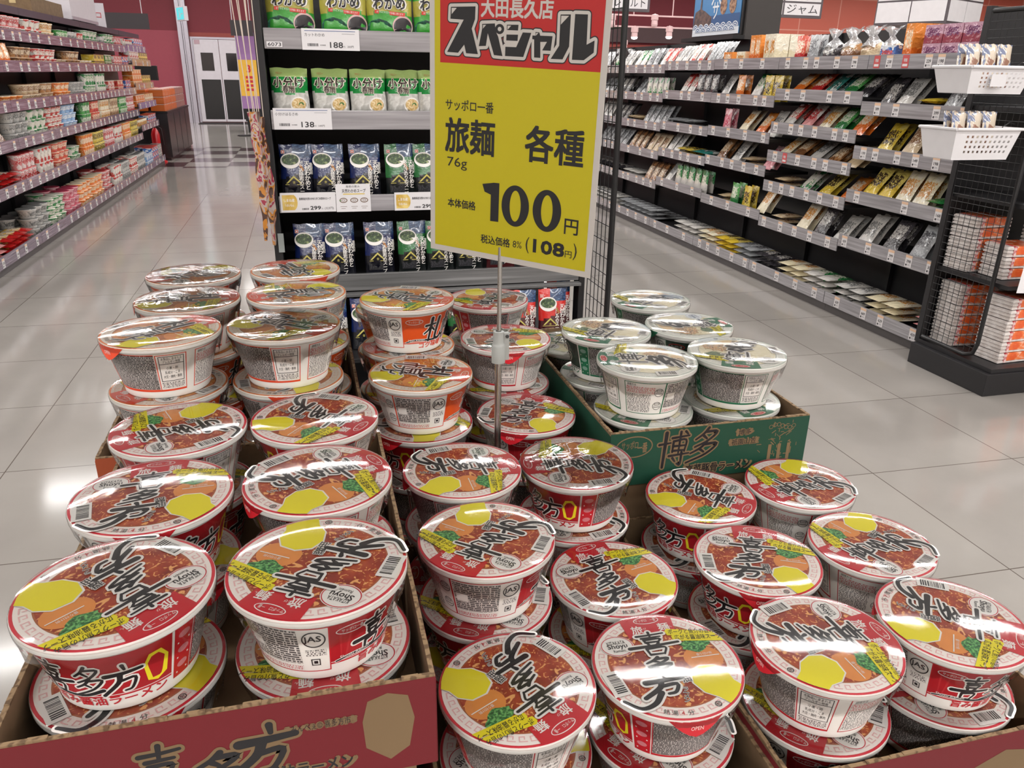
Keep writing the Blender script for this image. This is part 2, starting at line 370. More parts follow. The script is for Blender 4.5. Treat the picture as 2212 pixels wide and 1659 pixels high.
g = Geo(); g.box(-14, -2.7, 23.0, 23.2, 0, 2.2, ROSE); g.box(-2.7, 13.2, 23.0, 23.2, 0, 2.17, TERRAL); g.box(-14, -2.7, 23.0, 23.2, 2.2, CEIL, MAROON); g.box(-2.7, 13.2, 23.0, 23.2, 2.17, CEIL, MAROON); g.box(13.2, 27, 23.0, 23.2, 0, CEIL, TERRA)
struct(g.build('wall_back'))
g = Geo(); g.box(-14.2, -14, -9, 23.2, 0, CEIL, mat('side_wall_paint', (190, 176, 170), .7)); struct(g.build('wall_left'))
g = Geo(); g.box(27, 27.2, -9, 23.2, 0, CEIL, MATS['side_wall_paint']); struct(g.build('wall_right'))
g = Geo(); g.box(-14, 27, -9.2, -9, 0, CEIL, MATS['side_wall_paint']); struct(g.build('wall_front'))
# ceiling lamps: a housing with a glowing tube panel, and the light it sheds
for i, (x, y) in enumerate(LAMPS):
    t = empty('ceiling_lamp', (x, y, CEIL), 0, 'white linear ceiling lamp hanging in a row across the shop', 'lamp', 'linear ceiling lamps')
    if i == 0:
        g = Geo(); g.box(-1.25, 1.25, -.13, .13, -.05, 0, mat('lamp_white', (235, 235, 235), .4)); house = g.build('housing', t, bevel=.008)
        g = Geo(); g.box(-1.2, 1.2, -.09, .09, -.062, -.0505, emis("lamp_glow", (255, 250, 246), 9)); glow = g.build('tube_panel', t); lamp0 = (house, glow)
    else:
        for q in lamp0:
            c = q.copy(); COL.objects.link(c); c.parent = t
    ld = bpy.data.lights.new('lamp_light', 'AREA'); ld.shape = 'RECTANGLE'; ld.size = 2.4; ld.size_y = .2; ld.energy = LAMP_W; ld.color = (1, .98, .965)
    lo = bpy.data.objects.new('lamp_light', ld); COL.objects.link(lo); lo.parent = t; lo.location = (0, 0, -.07); lo.visible_camera = True
# ------------------------------------------------------------------ noodle bowls
WHITE = mat('print_white', (236, 232, 226), .35, vary=.02)
BLACK = mat('print_black', (26, 25, 28), .4, vary=.02)
YEL = mat('print_yellow', (233, 218, 30), .4, vary=.03)
FOAM = mat('white_foam_bowl', (238, 235, 228), .4, vary=.03)
GREEN_ONION = noisy('chopped_onion', [(.3, (22, 66, 40)), (.48, (48, 120, 62)), (.62, (120, 190, 110))], 420, 2, 0, .4)
def soup(name, stops, flecks): # broth with noodle flecks
    m, nt, b = nodes_of(name); tc = nt.nodes.new('ShaderNodeTexCoord')
    nz = nt.nodes.new('ShaderNodeTexNoise'); nz.inputs['Scale'].default_value = 55; nz.inputs['Detail'].default_value = 3; nt.links.new(tc.outputs['Object'], nz.inputs['Vector'])
    rp = ramp(nt, stops); nt.links.new(nz.outputs['Fac'], rp.inputs[0])
    n2 = nt.nodes.new('ShaderNodeTexNoise'); n2.inputs['Scale'].default_value = 130; n2.inputs['Detail'].default_value = 1.5; n2.inputs['Distortion'].default_value = 2.2; nt.links.new(tc.outputs['Object'], n2.inputs['Vector'])
    r2 = ramp(nt, [(.56, (0, 0, 0)), (.66, (255, 255, 255))]); nt.links.new(n2.outputs['Fac'], r2.inputs[0])
    mx = nt.nodes.new('ShaderNodeMix'); mx.data_type = 'RGBA'; nt.links.new(r2.outputs[0], mx.inputs[0]); nt.links.new(rp.outputs[0], mx.inputs[6]); mx.inputs[7].default_value = (*lin(flecks), 1)
    nt.links.new(mx.outputs[2], b.inputs['Base Color']); b.inputs['Roughness'].default_value = .4; MATS[name] = m; return m
KIND = {
 'red': dict(c=(196, 32, 44), soup=soup('soy_broth', [(.3, (126, 36, 24)), (.55, (162, 58, 32)), (.75, (190, 90, 44))], (236, 170, 104)), rim=(244, 234, 226), line=(200, 40, 56), name='喜多方', roman=('KITAKATA', 'Shoyu', 'Ramen'), band=('ポークと魚介の旨み', '広がる醤油味スープ'), sub='醤油', side='旨み醤油ラーメン', panel=(176, 26, 36), slab=(226, 142, 70)),
 'orange': dict(c=(226, 74, 42), soup=soup('miso_broth', [(.3, (168, 84, 26)), (.55, (206, 116, 44)), (.75, (226, 148, 66))], (232, 190, 100)), rim=(238, 228, 214), line=(226, 120, 44), name='札幌', roman=('SAPPORO', 'Miso', 'Ramen'), band=('ジンジャーとガーリック香る', 'コク深い味噌スープ'), sub='味噌', side='コク味噌ラーメン', panel=(226, 86, 30), slab=(226, 142, 70)),
 'green': dict(c=(34, 110, 76), soup=soup('pork_broth', [(.3, (226, 214, 176)), (.55, (236, 226, 192)), (.75, (240, 232, 208))], (246, 238, 210)), rim=(240, 240, 230), line=(190, 198, 186), name='博多', roman=('HAKATA', 'Tonkotsu', 'Ramen'), band=('ピリッと辛い高菜が効いた', '豚骨味スープ'), sub='豚骨', side='高菜豚骨ラーメン', panel=(38, 56, 46), slab=(236, 206, 160))}
RL, ZL = .0672, .0680
def lid_mesh(kd):
    K = KIND[kd]; cm = mat('lid_'+kd, K['c'], .35); lm = mat('lidline_'+kd, K['line'], .35); rm = mat('lidrim_'+kd, K['rim'], .4, vary=.03)
    pale = mat('lidkey_'+kd, tuple(int(.75*a+.25*b) for a, b in zip(K['rim'], K['line'])), .4)
    ink = BLACK
    g = Geo(); fn = lambda x, y, L: (x*RL, y*RL, ZL+.00014*L)
    a = Art(g, fn)
    g.lathe([(RL*1.005, .0650), (RL*1.010, .0667), (RL, ZL)], rm, 64, capb=False)
    a.ell(0, 0, 1, 1, 0, lm, 72); a.ell(0, 0, .965, .965, 1, rm, 72)
    for i in range(40):   # meander border
        t = 2*PI*i/40; c, s_ = math.cos(t), math.sin(t)
        for (r0, r1, q0, q1) in ((.90, .915, -.055, .05), (.83, .90, -.055, -.04), (.83, .845, -.04, .02), (.845, .88, .006, .02)):
            pts = [((r*c-q*s_), (r*s_+q*c)) for r, q in ((r0, q0), (r1, q0), (r1, q1), (r0, q1))]
            a.put(pts, [(0, 1, 2, 3)], 2, pale)
    a.ell(0, 0, .795, .795, 2, mat('broth_edge_'+kd, tuple(int(v*.8) for v in K['rim']) if kd == 'green' else (170, 96, 60), .4), 72)
    a.ell(0, 0, .775, .775, 3, K['soup'], 72)
    # coloured wedge with the maker's oval at the top
    n = 14; pts = [(.985*math.cos(rad(66+46*i/n)), .985*math.sin(rad(66+46*i/n))) for i in range(n+1)]+[(-.34, .54), (.36, .60)]
    a.poly(pts, 4, cm)
    oval = mat('oval_red', (206, 40, 44), .4)
    if kd == 'green': a.ell(.02, .87, .19, .075, 5, oval, 32); a.ring(.02, .87, .18, .066, .012, 6, WHITE, 32)
    else: a.ring(.02, .87, .19, .075, .012, 5, WHITE, 32)
    a.text('サッポロ', -.06, .87, .055, 7, WHITE, w=.17); a.text('一番', .12, .87, .06, 7, WHITE, w=.08)
    a.text('旅', -.18, .69, .15, 5, WHITE, bold=.02); a.text('麺', .22, .70, .15, 5, WHITE, bold=.02)
    a.text('たび', -.08, .70, .04, 5, WHITE); a.text('めん', .30, .69, .04, 5, WHITE)
    # round label
    a.ell(-.56, .42, .235, .20, 5, WHITE, 40); a.ring(-.56, .42, .225, .19, .012, 6, lm, 40)
    a.text(K['roman'][0], -.56, .485, .085, 7, BLACK, w=.26); a.text(K['roman'][1], -.56, .405, .11, 7, BLACK, w=.28, bold=.018); a.text(K['roman'][2], -.56, .325, .06, 7, BLACK, w=.16)
    # topping pictures
    bl = [(.46+.2*math.cos(t)*(1+.18*math.sin(5*t+1)), .22+.13*math.sin(t)*(1+.2*math.cos(4*t))) for t in [2*PI*i/28 for i in range(28)]]
    if kd == 'green':
        a.poly(bl, 5, noisy('leaf_pickle', [(.35, (70, 96, 70)), (.6, (120, 140, 104))], 260, 2))
        fm = noisy('festive_speckle', [(.36, (92, 74, 58)), (.43, (232, 214, 180)), (.5, (186, 98, 56)), (.56, (214, 178, 92)), (.62, (232, 220, 190)), (.7, (96, 112, 92))], 330, 2, .6, .4, interp='CONSTANT')
        rr = random.Random(3); fp = []
        for i in range(34):
            t = 2*PI*i/34; r = .30*(1+.22*rr.uniform(-1, 1)); fp.append((.40+r*math.cos(t), -.25+r*.85*math.sin(t)))
        a.poly(fp, 5, fm)
        for i in range(60):
            t = rr.uniform(0, 2*PI); r = rr.uniform(.2, .44); a.ell(.40+r*math.cos(t), -.25+r*.85*math.sin(t), .016, .012, 6, rr.choice([fm, mat('speck_brown', (150, 96, 60)), mat('speck_cream', (240, 228, 196))]), 7)
        a.ell(.05, -.62, .24, .13, 4, mat('pork_slice', K['slab'], .4), 30)
    else:
        a.poly([(x*1.05+.02, y+.05) for x, y in bl], 5, GREEN_ONION)
        if kd == 'orange':
            for i in range(16):
                t = i*2.4; a.ell(.62+.012*i*math.cos(t), .08+.011*i*math.sin(t), .042, .032, 6, mat('corn', (246, 206, 40), .35), 9)
        a.ell(.52, .0, .27, .235, 4, mat('slab_'+kd, K['slab'], .4, vary=.18, vscale=60), 36)
        a.rect(.36, .02, .76, .035, 6, WHITE); a.text('盛り付け例', .56, .075, .045, 6, WHITE, w=.22)
        # plain yellow patch reaching the rim on the lower right, edged in white
        yp = [(.20, -.42), (.24, -.24), (.40, -.14), (.60, -.16), (.72, -.30), (.74, -.46), (.80, -.55), (.74, -.63)]+[(.975*math.cos(rad(t)), .975*math.sin(rad(t))) for t in (-42, -48, -54, -58)]+[(.42, -.70), (.28, -.60)]
        if kd == 'orange': yp = [(.05, -.52), (.12, -.34), (.30, -.28), (.48, -.36), (.55, -.54)]+[(.97*math.cos(rad(t)), .97*math.sin(rad(t))) for t in (-58, -66, -74, -82)]
        cx = sum(p[0] for p in yp)/len(yp); cy = sum(p[1] for p in yp)/len(yp)
        a.poly([(cx+(x-cx)*1.07, cy+(y-cy)*1.06) if math.hypot(x, y) < .95 else (x, y) for x, y in yp], 5, WHITE); a.poly(yp, 6, mat('patch_'+kd, (236, 222, 40) if kd == 'red' else (240, 196, 60), .4))
    # yellow slogan band, two strips
    r = rad(-7)
    for k, (cx, cy, ww) in enumerate(((.60, .53, .78), (.65, .405, .78))):
        hw, hh = ww/2, .068; c, s_ = math.cos(r), math.sin(r)
        zig = [(-hw, -hh), (hw-.02, -hh), (hw+.02, -hh*.3), (hw-.01, hh), (-hw+.02, hh), (-hw-.02, hh*.3)]
        pts = [(cx+x*c-y*s_, cy+x*s_+y*c) for x, y in zig]
        f = [min(1, .985/max(1e-6, math.hypot(*p))) for p in pts]; a.poly([(x*q, y*q) for (x, y), q in zip(pts, f)], 7, YEL)
        a.text(K['band'][k], cx-.035, cy+.004, .095, 8, BLACK, w=ww*.84, rot=r, bold=.006)
    # brush lettering
    if kd == 'red': lay = [('喜', -.06, .37, .60, .46, .04), ('多', -.16, -.035, .44, .28, .3), ('方', -.20, -.40, .52, .34, .15)]
    else: lay = [(K['name'][0], .0, .30, .58, .52, .05), (K['name'][1], -.13, -.30, .66, .56, .12)]
    for L, m_, gr in ((9, WHITE, .03), (10, ink, 0)):
        for ch, cx, cy, ww, hh, ln in lay: brush_glyph(a, ch, cx, cy, ww, hh, L, m_, (.08 if ch in '喜幌博' else .12 if ch == '札' else .16), gr, ln)
        if kd == 'red': a.brush([(-.28, -.52), (-.42, -.68), (-.62, -.73), (-.80, -.58)], (.085, .045), L, m_, gr)
        else: a.brush([(.02, -.55), (.0, -.72), (-.18, -.80)] if kd == 'orange' else [(.0, -.5), (-.2, -.68), (-.5, -.76)], (.07, .035), L, m_, gr)
    for bold, L, m_ in ((.075, 9, WHITE), (.012, 10, BLACK)):
        a.text(K['sub'], .115, -.27, .125, L, m_, vert=True, bold=bold, rot=rad(6), gap=.98)
        a.text('ラーメン', .02, -.60, .075, L, m_, vert=True, bold=bold, rot=rad(-16), gap=.86)
    # bar code
    br = rad(98); c, s_ = math.cos(br), math.sin(br); B0 = (-.80, -.26)
    def bq(x0, y0, x1, y1, L, m_): a.put([(B0[0]+x*c-y*s_, B0[1]+x*s_+y*c) for x, y in ((x0, y0), (x1, y0), (x1, y1), (x0, y1))], [(0, 1, 2, 3)], L, m_)
    bq(-.22, -.115, .22, .115, 7, WHITE); x = -.17; rr = random.Random(5)
    while x < .16:
        wd = rr.choice((.008, .012, .02)); bq(x, -.085, x+wd, .06, 8, BLACK); x += wd+rr.choice((.008, .012, .018))
    # small print along the lower rim
    for i, ch in enumerate('熱湯4分'):
        t = rad(-112+6.5*i); a.text(ch, .885*math.cos(t), .885*math.sin(t), .075, 4, cm if ch == '4' else BLACK, rot=t+PI/2)
    a.ring(.885*math.cos(rad(-66)), .885*math.sin(rad(-66)), .045, .045, .01, 4, BLACK, 16); a.text('紙', .885*math.cos(rad(-66)), .885*math.sin(rad(-66)), .05, 4, BLACK)
    # pull tab bent over the rim
    t0 = rad(-90); W_ = .36
    top = [(RL*1.009*math.cos(t0+W_*(i/8-.5)*2), RL*1.009*math.sin(t0+W_*(i/8-.5)*2), .0670) for i in range(9)]
    b = len(g.v); vs = []; fs = []
    for i, p in enumerate(top):
        u = i/8*2-1; dz = .0165*(1-abs(u)**1.5); vs += [p, (p[0], p[1]-.0003, .0670-dz)]
        if i: fs.append((2*i-2, 2*i-1, 2*i+1, 2*i))
    g.add(vs, fs, cm)
    fo = Art(g, lambda x, y, L: (x*.01, -RL*1.009-.0005-.0001*L, .0670-.007+y*.01)); fo.text('OPEN', 0, 0, .5, 1, mat('tab_pale', (232, 190, 184), .4), w=1.1, bold=.01)
    return g.mesh('lid_'+kd)
PROF = [(.044, .0004), (.0470, .0), (.0482, .0018), (.0487, .006), (.0628, .0596), (.0640, .0606), (.0668, .0612), (.0676, .0622), (.0676, .0654), (.0670, .0672), (.0664, .0679)]
def bowl_mesh(kd):
    K = KIND[kd]; g = Geo(); g.lathe(PROF, FOAM, 72)
    def fn(u, v, L):    # u degrees round, v 0..1 up the wall
        z = .006+v*.0536; r = .0487+(.0628-.0487)*v+.00022+.00009*L; t = rad(u); return (r*math.cos(t), r*math.sin(t), z)
    class SideArt(Art):
        def put(s, vs, fs, L, m):
            L = s.lift(L); s.g.add([s.fn(x, y/52, L) for x, y in vs], fs, m, [(x, y) for x, y in vs])
    a = SideArt(g, fn)   # x in degrees (about 1 mm), y in millimetres
    pm = mat('panel_'+kd, K['panel'], .4); cm = mat('sideline_'+kd, K['c'], .4); pk = mat('sidepink_'+kd, tuple(int(.5*v+.5*225) for v in K['c']), .45)
    fp = fineprint('fineprint_dark', (46, 42, 42), (186, 180, 176), .5, .55, .75); fpl = fineprint('fineprint_light', (74, 70, 70), (232, 228, 222), .55, .5, .8); fpr = fineprint('fineprint_red', (196, 70, 76), (232, 226, 220), .55, .5, .8)
    tab = fineprint('fineprint_table', (84, 80, 80), (214, 208, 202), .4, .56, .5)
    # name panel
    a.rect(-58, 11, 58, 50, 0, pm, 24); a.rect(-58, 8.6, 58, 10.2, 0, cm if kd != 'green' else pm, 24)
    if kd == 'red':
        for i in range(9): a.put([(-50+i*3, 12), (-49+i*3.4, 12), (-52+i*9+2, 49), (-52+i*9, 49)], [(0, 1, 2, 3)], 1, mat('ray_red', (188, 44, 50), .4))
    a.ring(-42, 42, 12, 4.2, .8, 2, WHITE if kd != 'green' else mat('oval_red', (206, 40, 44)), 24); a.text('サッポロ一番', -42, 42, 3.4, 3, WHITE, w=16)
    names = [('喜', -24, 28, 26, 32), ('多', 1, 28, 22, 28), ('方', 24, 25, 24, 26)] if kd == 'red' else [(K['name'][0], -10, 28, 30, 32), (K['name'][1], 22, 28, 32, 34)]
    for L, m_, gr in ((3, WHITE if kd != 'green' else mat('outline_cream', (214, 210, 190)), 1.4), (4, BLACK, 0)):
        for ch, cx, cy, ww, hh in names: brush_glyph(a, ch, cx, cy, ww, hh, L, m_, .10, gr, .1)
        a.brush([(10, 17), (-8, 12), (-40, 14), (-54, 11)], (3.4, 1.4), L, m_, gr*.5)
    if kd != 'green': a.poly([(40, 16), (38, 32), (42, 41), (50, 42), (55, 34), (54, 18), (47, 13)], 3, mat('patch_'+kd, (236, 222, 40)))
    a.text(K['side'], 10, 5.2, 8.2, 3, cm, w=88, bold=.03)
    a.text(K['roman'][1]+' Ramen', -38, 14, 4, 5, WHITE, w=26)
    # preparation strip
    a.rect(60, 3, 76, 50, 0, cm, 4)
    for i in range(3): a.ell(68, 42-14*i, 5, 3.2, 1, pk, 18); a.rect(62.5, 34.6-14*i, 73.5, 36-14*i, 1, WHITE)
    # ingredients
    a.rect(77, 3, 139, 51, 0, cm, 16); a.rect(78, 6, 139, 50, 1, fp, 16); a.rect(78, 3, 172, 5.4, 0, cm, 20)
    # allergen box
    a.rect(140, 3, 172, 50, 0, cm, 8); a.rect(141, 5.5, 171, 49.2, 1, WHITE, 8); a.frame(143, 16, 169, 48, .7, 2, BLACK, 8); a.rect(143, 38, 169, 38.7, 2, BLACK, 8)
    a.text('本製品に含まれる', 156, 45, 3.4, 3, BLACK, w=21); a.text('アレルギー物質', 156, 41, 3.4, 3, BLACK, w=18)
    for i, s_ in enumerate(('小麦・卵', '乳成分・ごま', '大豆・鶏肉・豚肉')): a.text(s_, 156, 33-5.5*i, 3.6, 3, BLACK, w=(12, 16, 20)[i])
    a.rect(143, 7, 169, 15, 2, fpl, 8)
    # how-to panel
    a.frame(182, 3, 234, 50, .9, 0, cm, 14); a.text('調理方法', 191, 46.5, 3.2, 1, BLACK, w=11)
    a.rect(184, 34, 220, 44, 0, fpr, 10); a.rect(184, 6, 216, 33, 0, fpl, 9)
    for z in (36, 16):
        a.ring(226, z, 6, 6, .6, 1, BLACK, 20); a.rect(221.5, z-2, 230.5, z-1.2, 1, BLACK, 3); a.frame(222.5, z+1, 229.5, z+4, .6, 1, BLACK, 2)
    # nutrition table
    a.frame(234, 3, 302, 50, .9, 0, cm, 18); a.rect(236, 12, 280, 48, 0, tab, 12); a.rect(238, 24, 250, 34, 1, WHITE, 3); a.rect(236, 5, 280, 10, 0, fpr, 12)
    # grading mark
    a.ring(291, 38, 8.2, 8.2, .9, 1, BLACK, 36); a.text('JAS', 290, 38, 7, 1, BLACK, w=12, bold=.02); a.rect(284, 20, 299, 27, 0, fpl, 5)
    a.frame(287, 10, 294, 17, .8, 1, BLACK); a.rect(289, 12, 292, 15, 1, BLACK)
    return g.mesh('bowl_'+kd, smooth=True, angle=35)
def film_mesh(dome, film):
    rr = random.Random(11); ph = [rr.uniform(0, 6.28) for _ in range(8)]
    def wob(r, z, t, i):
        if i == 0: return r+.0012*math.sin(19*t+ph[0])+.0009*math.sin(31*t+ph[1]), z+.0022*math.sin(7*t+ph[2])+.0014*math.sin(13*t+ph[3])
        if i == 1: return r+.0006*math.sin(23*t+ph[4]), z
        return r, z
    top = [(.0672, .0692), (.0600, .0695+.35*dome), (.045, .0696+.7*dome), (.022, .0697+.95*dome), (.004, .0697+dome)]
    g = Geo(); g.lathe([(.0618, .040), (.0650, .0500), (.0681, .0615), (.0684, .0660)]+top, film, 64, wob, capb=False, capt=True)
    return g.mesh('shrink_film', smooth=True, angle=60)
PROTO = {}
for kd in KIND: PROTO[kd] = (bowl_mesh(kd), lid_mesh(kd))
FILM = film_mesh(0, film_mat('shrink_film', .035, 28, 0, gain=.75)); FILM_TOP = film_mesh(.0022, MATS['shrink_film']); FILM_CREASED = film_mesh(.0022, film_mat('shrink_film_creased', .16, 55, .0, stretch=(1, .35, 1)))
def noodle_bowl(kd, x, y, ztop, lid_deg, front, label, group, top=True, creased=False):
    """front: which print angle of the bowl faces the shopper (-y)"""
    t = empty('noodle_bowl', (x, y, ztop-.0700), 0, label, 'instant noodles', group)
    for nm, me, r in (('bowl', PROTO[kd][0], rad(-90-front)), ('lid', PROTO[kd][1], rad(lid_deg-90)), ('shrink_film', (FILM_CREASED if creased else FILM_TOP) if top else FILM, rng.uniform(0, 6.28))):
        o = bpy.data.objects.new(nm, me); COL.objects.link(o); o.parent = t; o.rotation_euler = (0, 0, r)
    return t
KN = {'red': 'red-labelled soy noodle bowl', 'orange': 'orange-labelled miso noodle bowl', 'green': 'cream-and-green pork noodle bowl'}
GR = 'shrink-wrapped noodle bowls on the promotional pile'
# kind, x, y, heights of lids top first, direction of the lid's coloured wedge (degrees), print angle in front, where
S = [
 ('red', -.156, .524, (.966, .896), -50, 15, 'left column, front of the red front tray', 40),
 ('red', -.014, .522, (.966, .896), -124, 297, 'right column, front of the red front tray', 200),
 ('red', -.153, .6625, (.966, .896), 93, -30, 'left column, middle of the red front tray', 60),
 ('red', -.0105, .6625, (.966, .896), 25, 140, 'right column, middle of the red front tray', -20),
 ('red', -.149, .8025, (.967, .897), -159, 112, 'left column, back of the red front tray', 10),
 ('red', -.0105, .8025, (.966, .896), -36, 100, 'right column, back of the red front tray', 250),
 ('orange', -.181, .958, (1.027, .958, .889), 42, 140, 'front left stack of the orange tray', 150),
 ('orange', -.040, .9605, (1.026, .957, .888), -34, 155, 'front right stack of the orange tray', 20),
 ('orange', -.168, 1.098, (1.027, .958, .889), 6, 120, 'middle left stack of the orange tray', 0),
 ('orange', -.025, 1.103, (1.027, .958, .889), -167, 100, 'middle right stack of the orange tray', 330),
 ('orange', -.176, 1.238, (1.028, .958, .889), -158, 20, 'back left stack of the orange tray', 0),
 ('orange', -.027, 1.243, (1.028, .958, .889), 115, 70, 'back right stack of the orange tray', 0),
 ('red', .142, .505, (.830, .760), -64, 142, 'front left stack of the centre tray', 60),
 ('red', .281, .5035, (.827, .757), 87, 112, 'front right stack of the centre tray', 140),
 ('red', .145, .6415, (.892, .822, .752), -133, 280, 'left stack, second row of the centre tray', 170),
 ('red', .284, .6425, (.822, .752), 102, -10, 'right stack, second row of the centre tray', 190),
 ('red', .1475, .7795, (.896, .826, .756), 1, 180, 'left stack, back row of the centre tray', 30),
 ('red', .286, .7805, (.889, .819, .749), 174, 72, 'right stack, back row of the centre tray', 110),
 ('red', .432, .488, (.835, .765), 2, 195, 'front left stack of the right-hand tray', 150),
 ('red', .570, .487, (.835, .765), -42, -5, 'front right stack of the right-hand tray', 100),
 ('red', .444, .626, (.831, .761), 64, 85, 'middle left stack of the right-hand tray', 20),
 ('red', .587, .6245, (.831, .761), -160, 250, 'middle right stack of the right-hand tray', 0),
 ('red', .446, .7632, (.833, .763), -46, 80, 'back left stack of the right-hand tray', 10),
 ('red', .585, .762, (.834, .764), -164, 252, 'back right stack of the right-hand tray', 60),
 ('green', .427, .911, (.962, .892), 166, 232, 'front left stack of the green tray', 160),
 ('green', .566, .918, (.960, .890), -113, 158, 'front right stack of the green tray', 210),
 ('green', .4255, 1.060, (.957, .887), -131, 122, 'middle left stack of the green tray', 60),
 ('green', .563, 1.060, (.957, .887), 1, 0, 'middle right stack of the green tray', 0),
 ('green', .562, 1.205, (.958, .888), -148, 150, 'back right stack of the green tray', 0),
 ('green', .4255, 1.202, (.889,), 142, 140, 'back left corner of the green tray, one bowl high', 0),
 ('orange', .126, .952, (.952, .882, .812, .742), -20, 277, 'front left stack behind the sign pole', 330),
 ('red', .268, .941, (.885, .815, .745), 57, -20, 'front right stack behind the sign pole', 30),
 ('orange', .128, 1.093, (1.014, .944, .874, .804, .734), -29, 316, 'tall left stack behind the sign pole', 120),
 ('red', .272, 1.078, (.949, .879, .809, .739), 80, 168, 'second right stack behind the sign pole', 200),
 ('red', .281, 1.240, (.965, .895, .825, .755), -121, 120, 'back right stack behind the sign pole', 40),
 ('orange', .129, 1.240, (.958, .888, .818, .748), -129, 20, 'back left stack behind the sign pole', 0)]
for n, (kd, x, y, zs, ang, front, where, seed) in enumerate(S):
    rr = random.Random(100+n)
    for k, z in enumerate(zs):
        kk = kd
        if k and n == 30: kk = 'red'
        if k == 0: a_, f_ = ang, front
        else: a_, f_ = seed+70*k, front+70+90*k
        jx, jy = (0, 0) if k == 0 else (rr.uniform(-.0006, .0006), rr.uniform(-.0006, .0006))
        if n == 34 and k == 3: jx = -.012
        word = 'topmost bowl' if k == 0 else ('second bowl down' if k == 1 else ('third bowl down' if k == 2 else 'fourth bowl down' if k == 3 else 'lowest bowl'))
        if len(zs) == 1: word = 'single bowl'
        lab = KN[kk].replace(' noodle bowl', '')+' '+word+', '+where
        noodle_bowl(kk, x+jx, y+jy, z, a_, f_, lab, None, k == 0, n in (7, 8, 10, 17, 29))
# ------------------------------------------------------------------ cartons
KRAFT = noisy('kraft_board', [(.3, (104, 82, 58)), (.6, (118, 94, 68)), (.8, (126, 102, 76))], 30, 4, 0, .8, bump=.1)
KRAFT_EDGE = noisy('corrugated_edge', [(.40, (94, 73, 51)), (.52, (134, 110, 81))], 180, 1, 0, .9, stretch=(1, 1, .2))
KRAFT_P = mat('kraft_print', (116, 94, 66), .7)
PRED = mat('carton_red', (104, 18, 27), .6, vary=.05); PGRN = mat('carton_green', (10, 62, 44), .6, vary=.05)
def tray(name, x0, x1, y0, y1, z0, z1, outer, label, art=None):
    """open cardboard tray; the printed front is a part of its own"""
    t = empty(name, ((x0+x1)/2, y0, z0), 0, label, 'cardboard tray'); W = x1-x0; D = y1-y0; H = z1-z0; h = W/2; th = .0036
    g = Geo(); g.box(-h, h, 0, D, 0, .004, KRAFT); rr = random.Random(int(x0*1e3) & 255)
    for (a, b, c, d) in ((-h, h, 0, th), (-h, h, D-th, D), (-h, -h+th, th, D-th), (h-th, h, th, D-th)):
        g.box(a, b, c, d, .004, H-.001, KRAFT)
        n = 24; L = (b-a) if (b-a) > (d-c) else (d-c)          # frayed corrugated top edge
        for i in range(n):
            hh = H-.001+rr.uniform(.0004, .0022); q0, q1 = i/n, (i+1)/n
            if (b-a) > (d-c): g.box(a+(b-a)*q0, a+(b-a)*q1, c, d, H-.001, hh, KRAFT_EDGE)
            else: g.box(a, b, c+(d-c)*q0, c+(d-c)*q1, H-.001, hh, KRAFT_EDGE)
    g.build('tray_walls', t)
    g = Geo()
    if outer is not None:
        g.box(-h, h, -.0007, -.0002, .0, H-.001, outer)
        for xa, xb in ((-h-.0007, -h-.0002), (h+.0002, h+.0007)): g2 = Geo(); g2.box(xa, xb, 0, D, 0, H-.0035, outer); g2.build('printed_side', t)
        a = Art(g, lambda x, y, L: (x/1000-h, -.0007-.00012*L, y/1000)); art(a, W*1000, H*1000); g.build('printed_front', t)
    return t
def oval_logo(a, cx, cy, w, h):
    a.ring(cx, cy, w/2, h/2, 1.6, 1, KRAFT_P, 40); a.text('サッポロ', cx-w*.12, cy+h*.1, h*.34, 1, KRAFT_P, w=w*.44, bold=.01); a.text('一番', cx+w*.22, cy-h*.06, h*.44, 1, KRAFT_P, w=w*.26, bold=.02)
def art_red(a, W, H):
    oval_logo(a, W*.145, H*.44, W*.2, H*.46)
    for L, m_, gr in ((2, KRAFT_P, 2.4), (3, BLACK, 0)):
        brush_glyph(a, '喜', W*.34, H*.42, 40, 54, L, m_, .09, gr, .05); brush_glyph(a, '多', W*.455, H*.36, 38, 34, L, m_, .13, gr, .25); brush_glyph(a, '方', W*.575, H*.5, 40, 42, L, m_, .12, gr, .25)
        a.brush([(W*.60, H*.28), (W*.55, H*.12), (W*.49, H*.12)], (4, 2), L, m_, gr*.6)
    for b, L, m_ in ((.11, 2, KRAFT_P), (.02, 3, BLACK)): a.text('醤油ラーメン', W*.68, H*.22, 12, L, m_, w=60+60*b, bold=b)
    for b, L, m_ in ((.14, 2, KRAFT_P), (.0, 3, BLACK)): a.text('みんべぇ© 喜多方市', W*.715, H*.68, 6, L, m_, w=42+60*b, bold=b)
    a.poly([(W*.82, H*.32), (W*.815, H*.62), (W*.83, H*.84), (W*.88, H*.9), (W*.93, H*.84), (W*.945, H*.58), (W*.93, H*.26), (W*.88, H*.14)], 1, KRAFT_P)
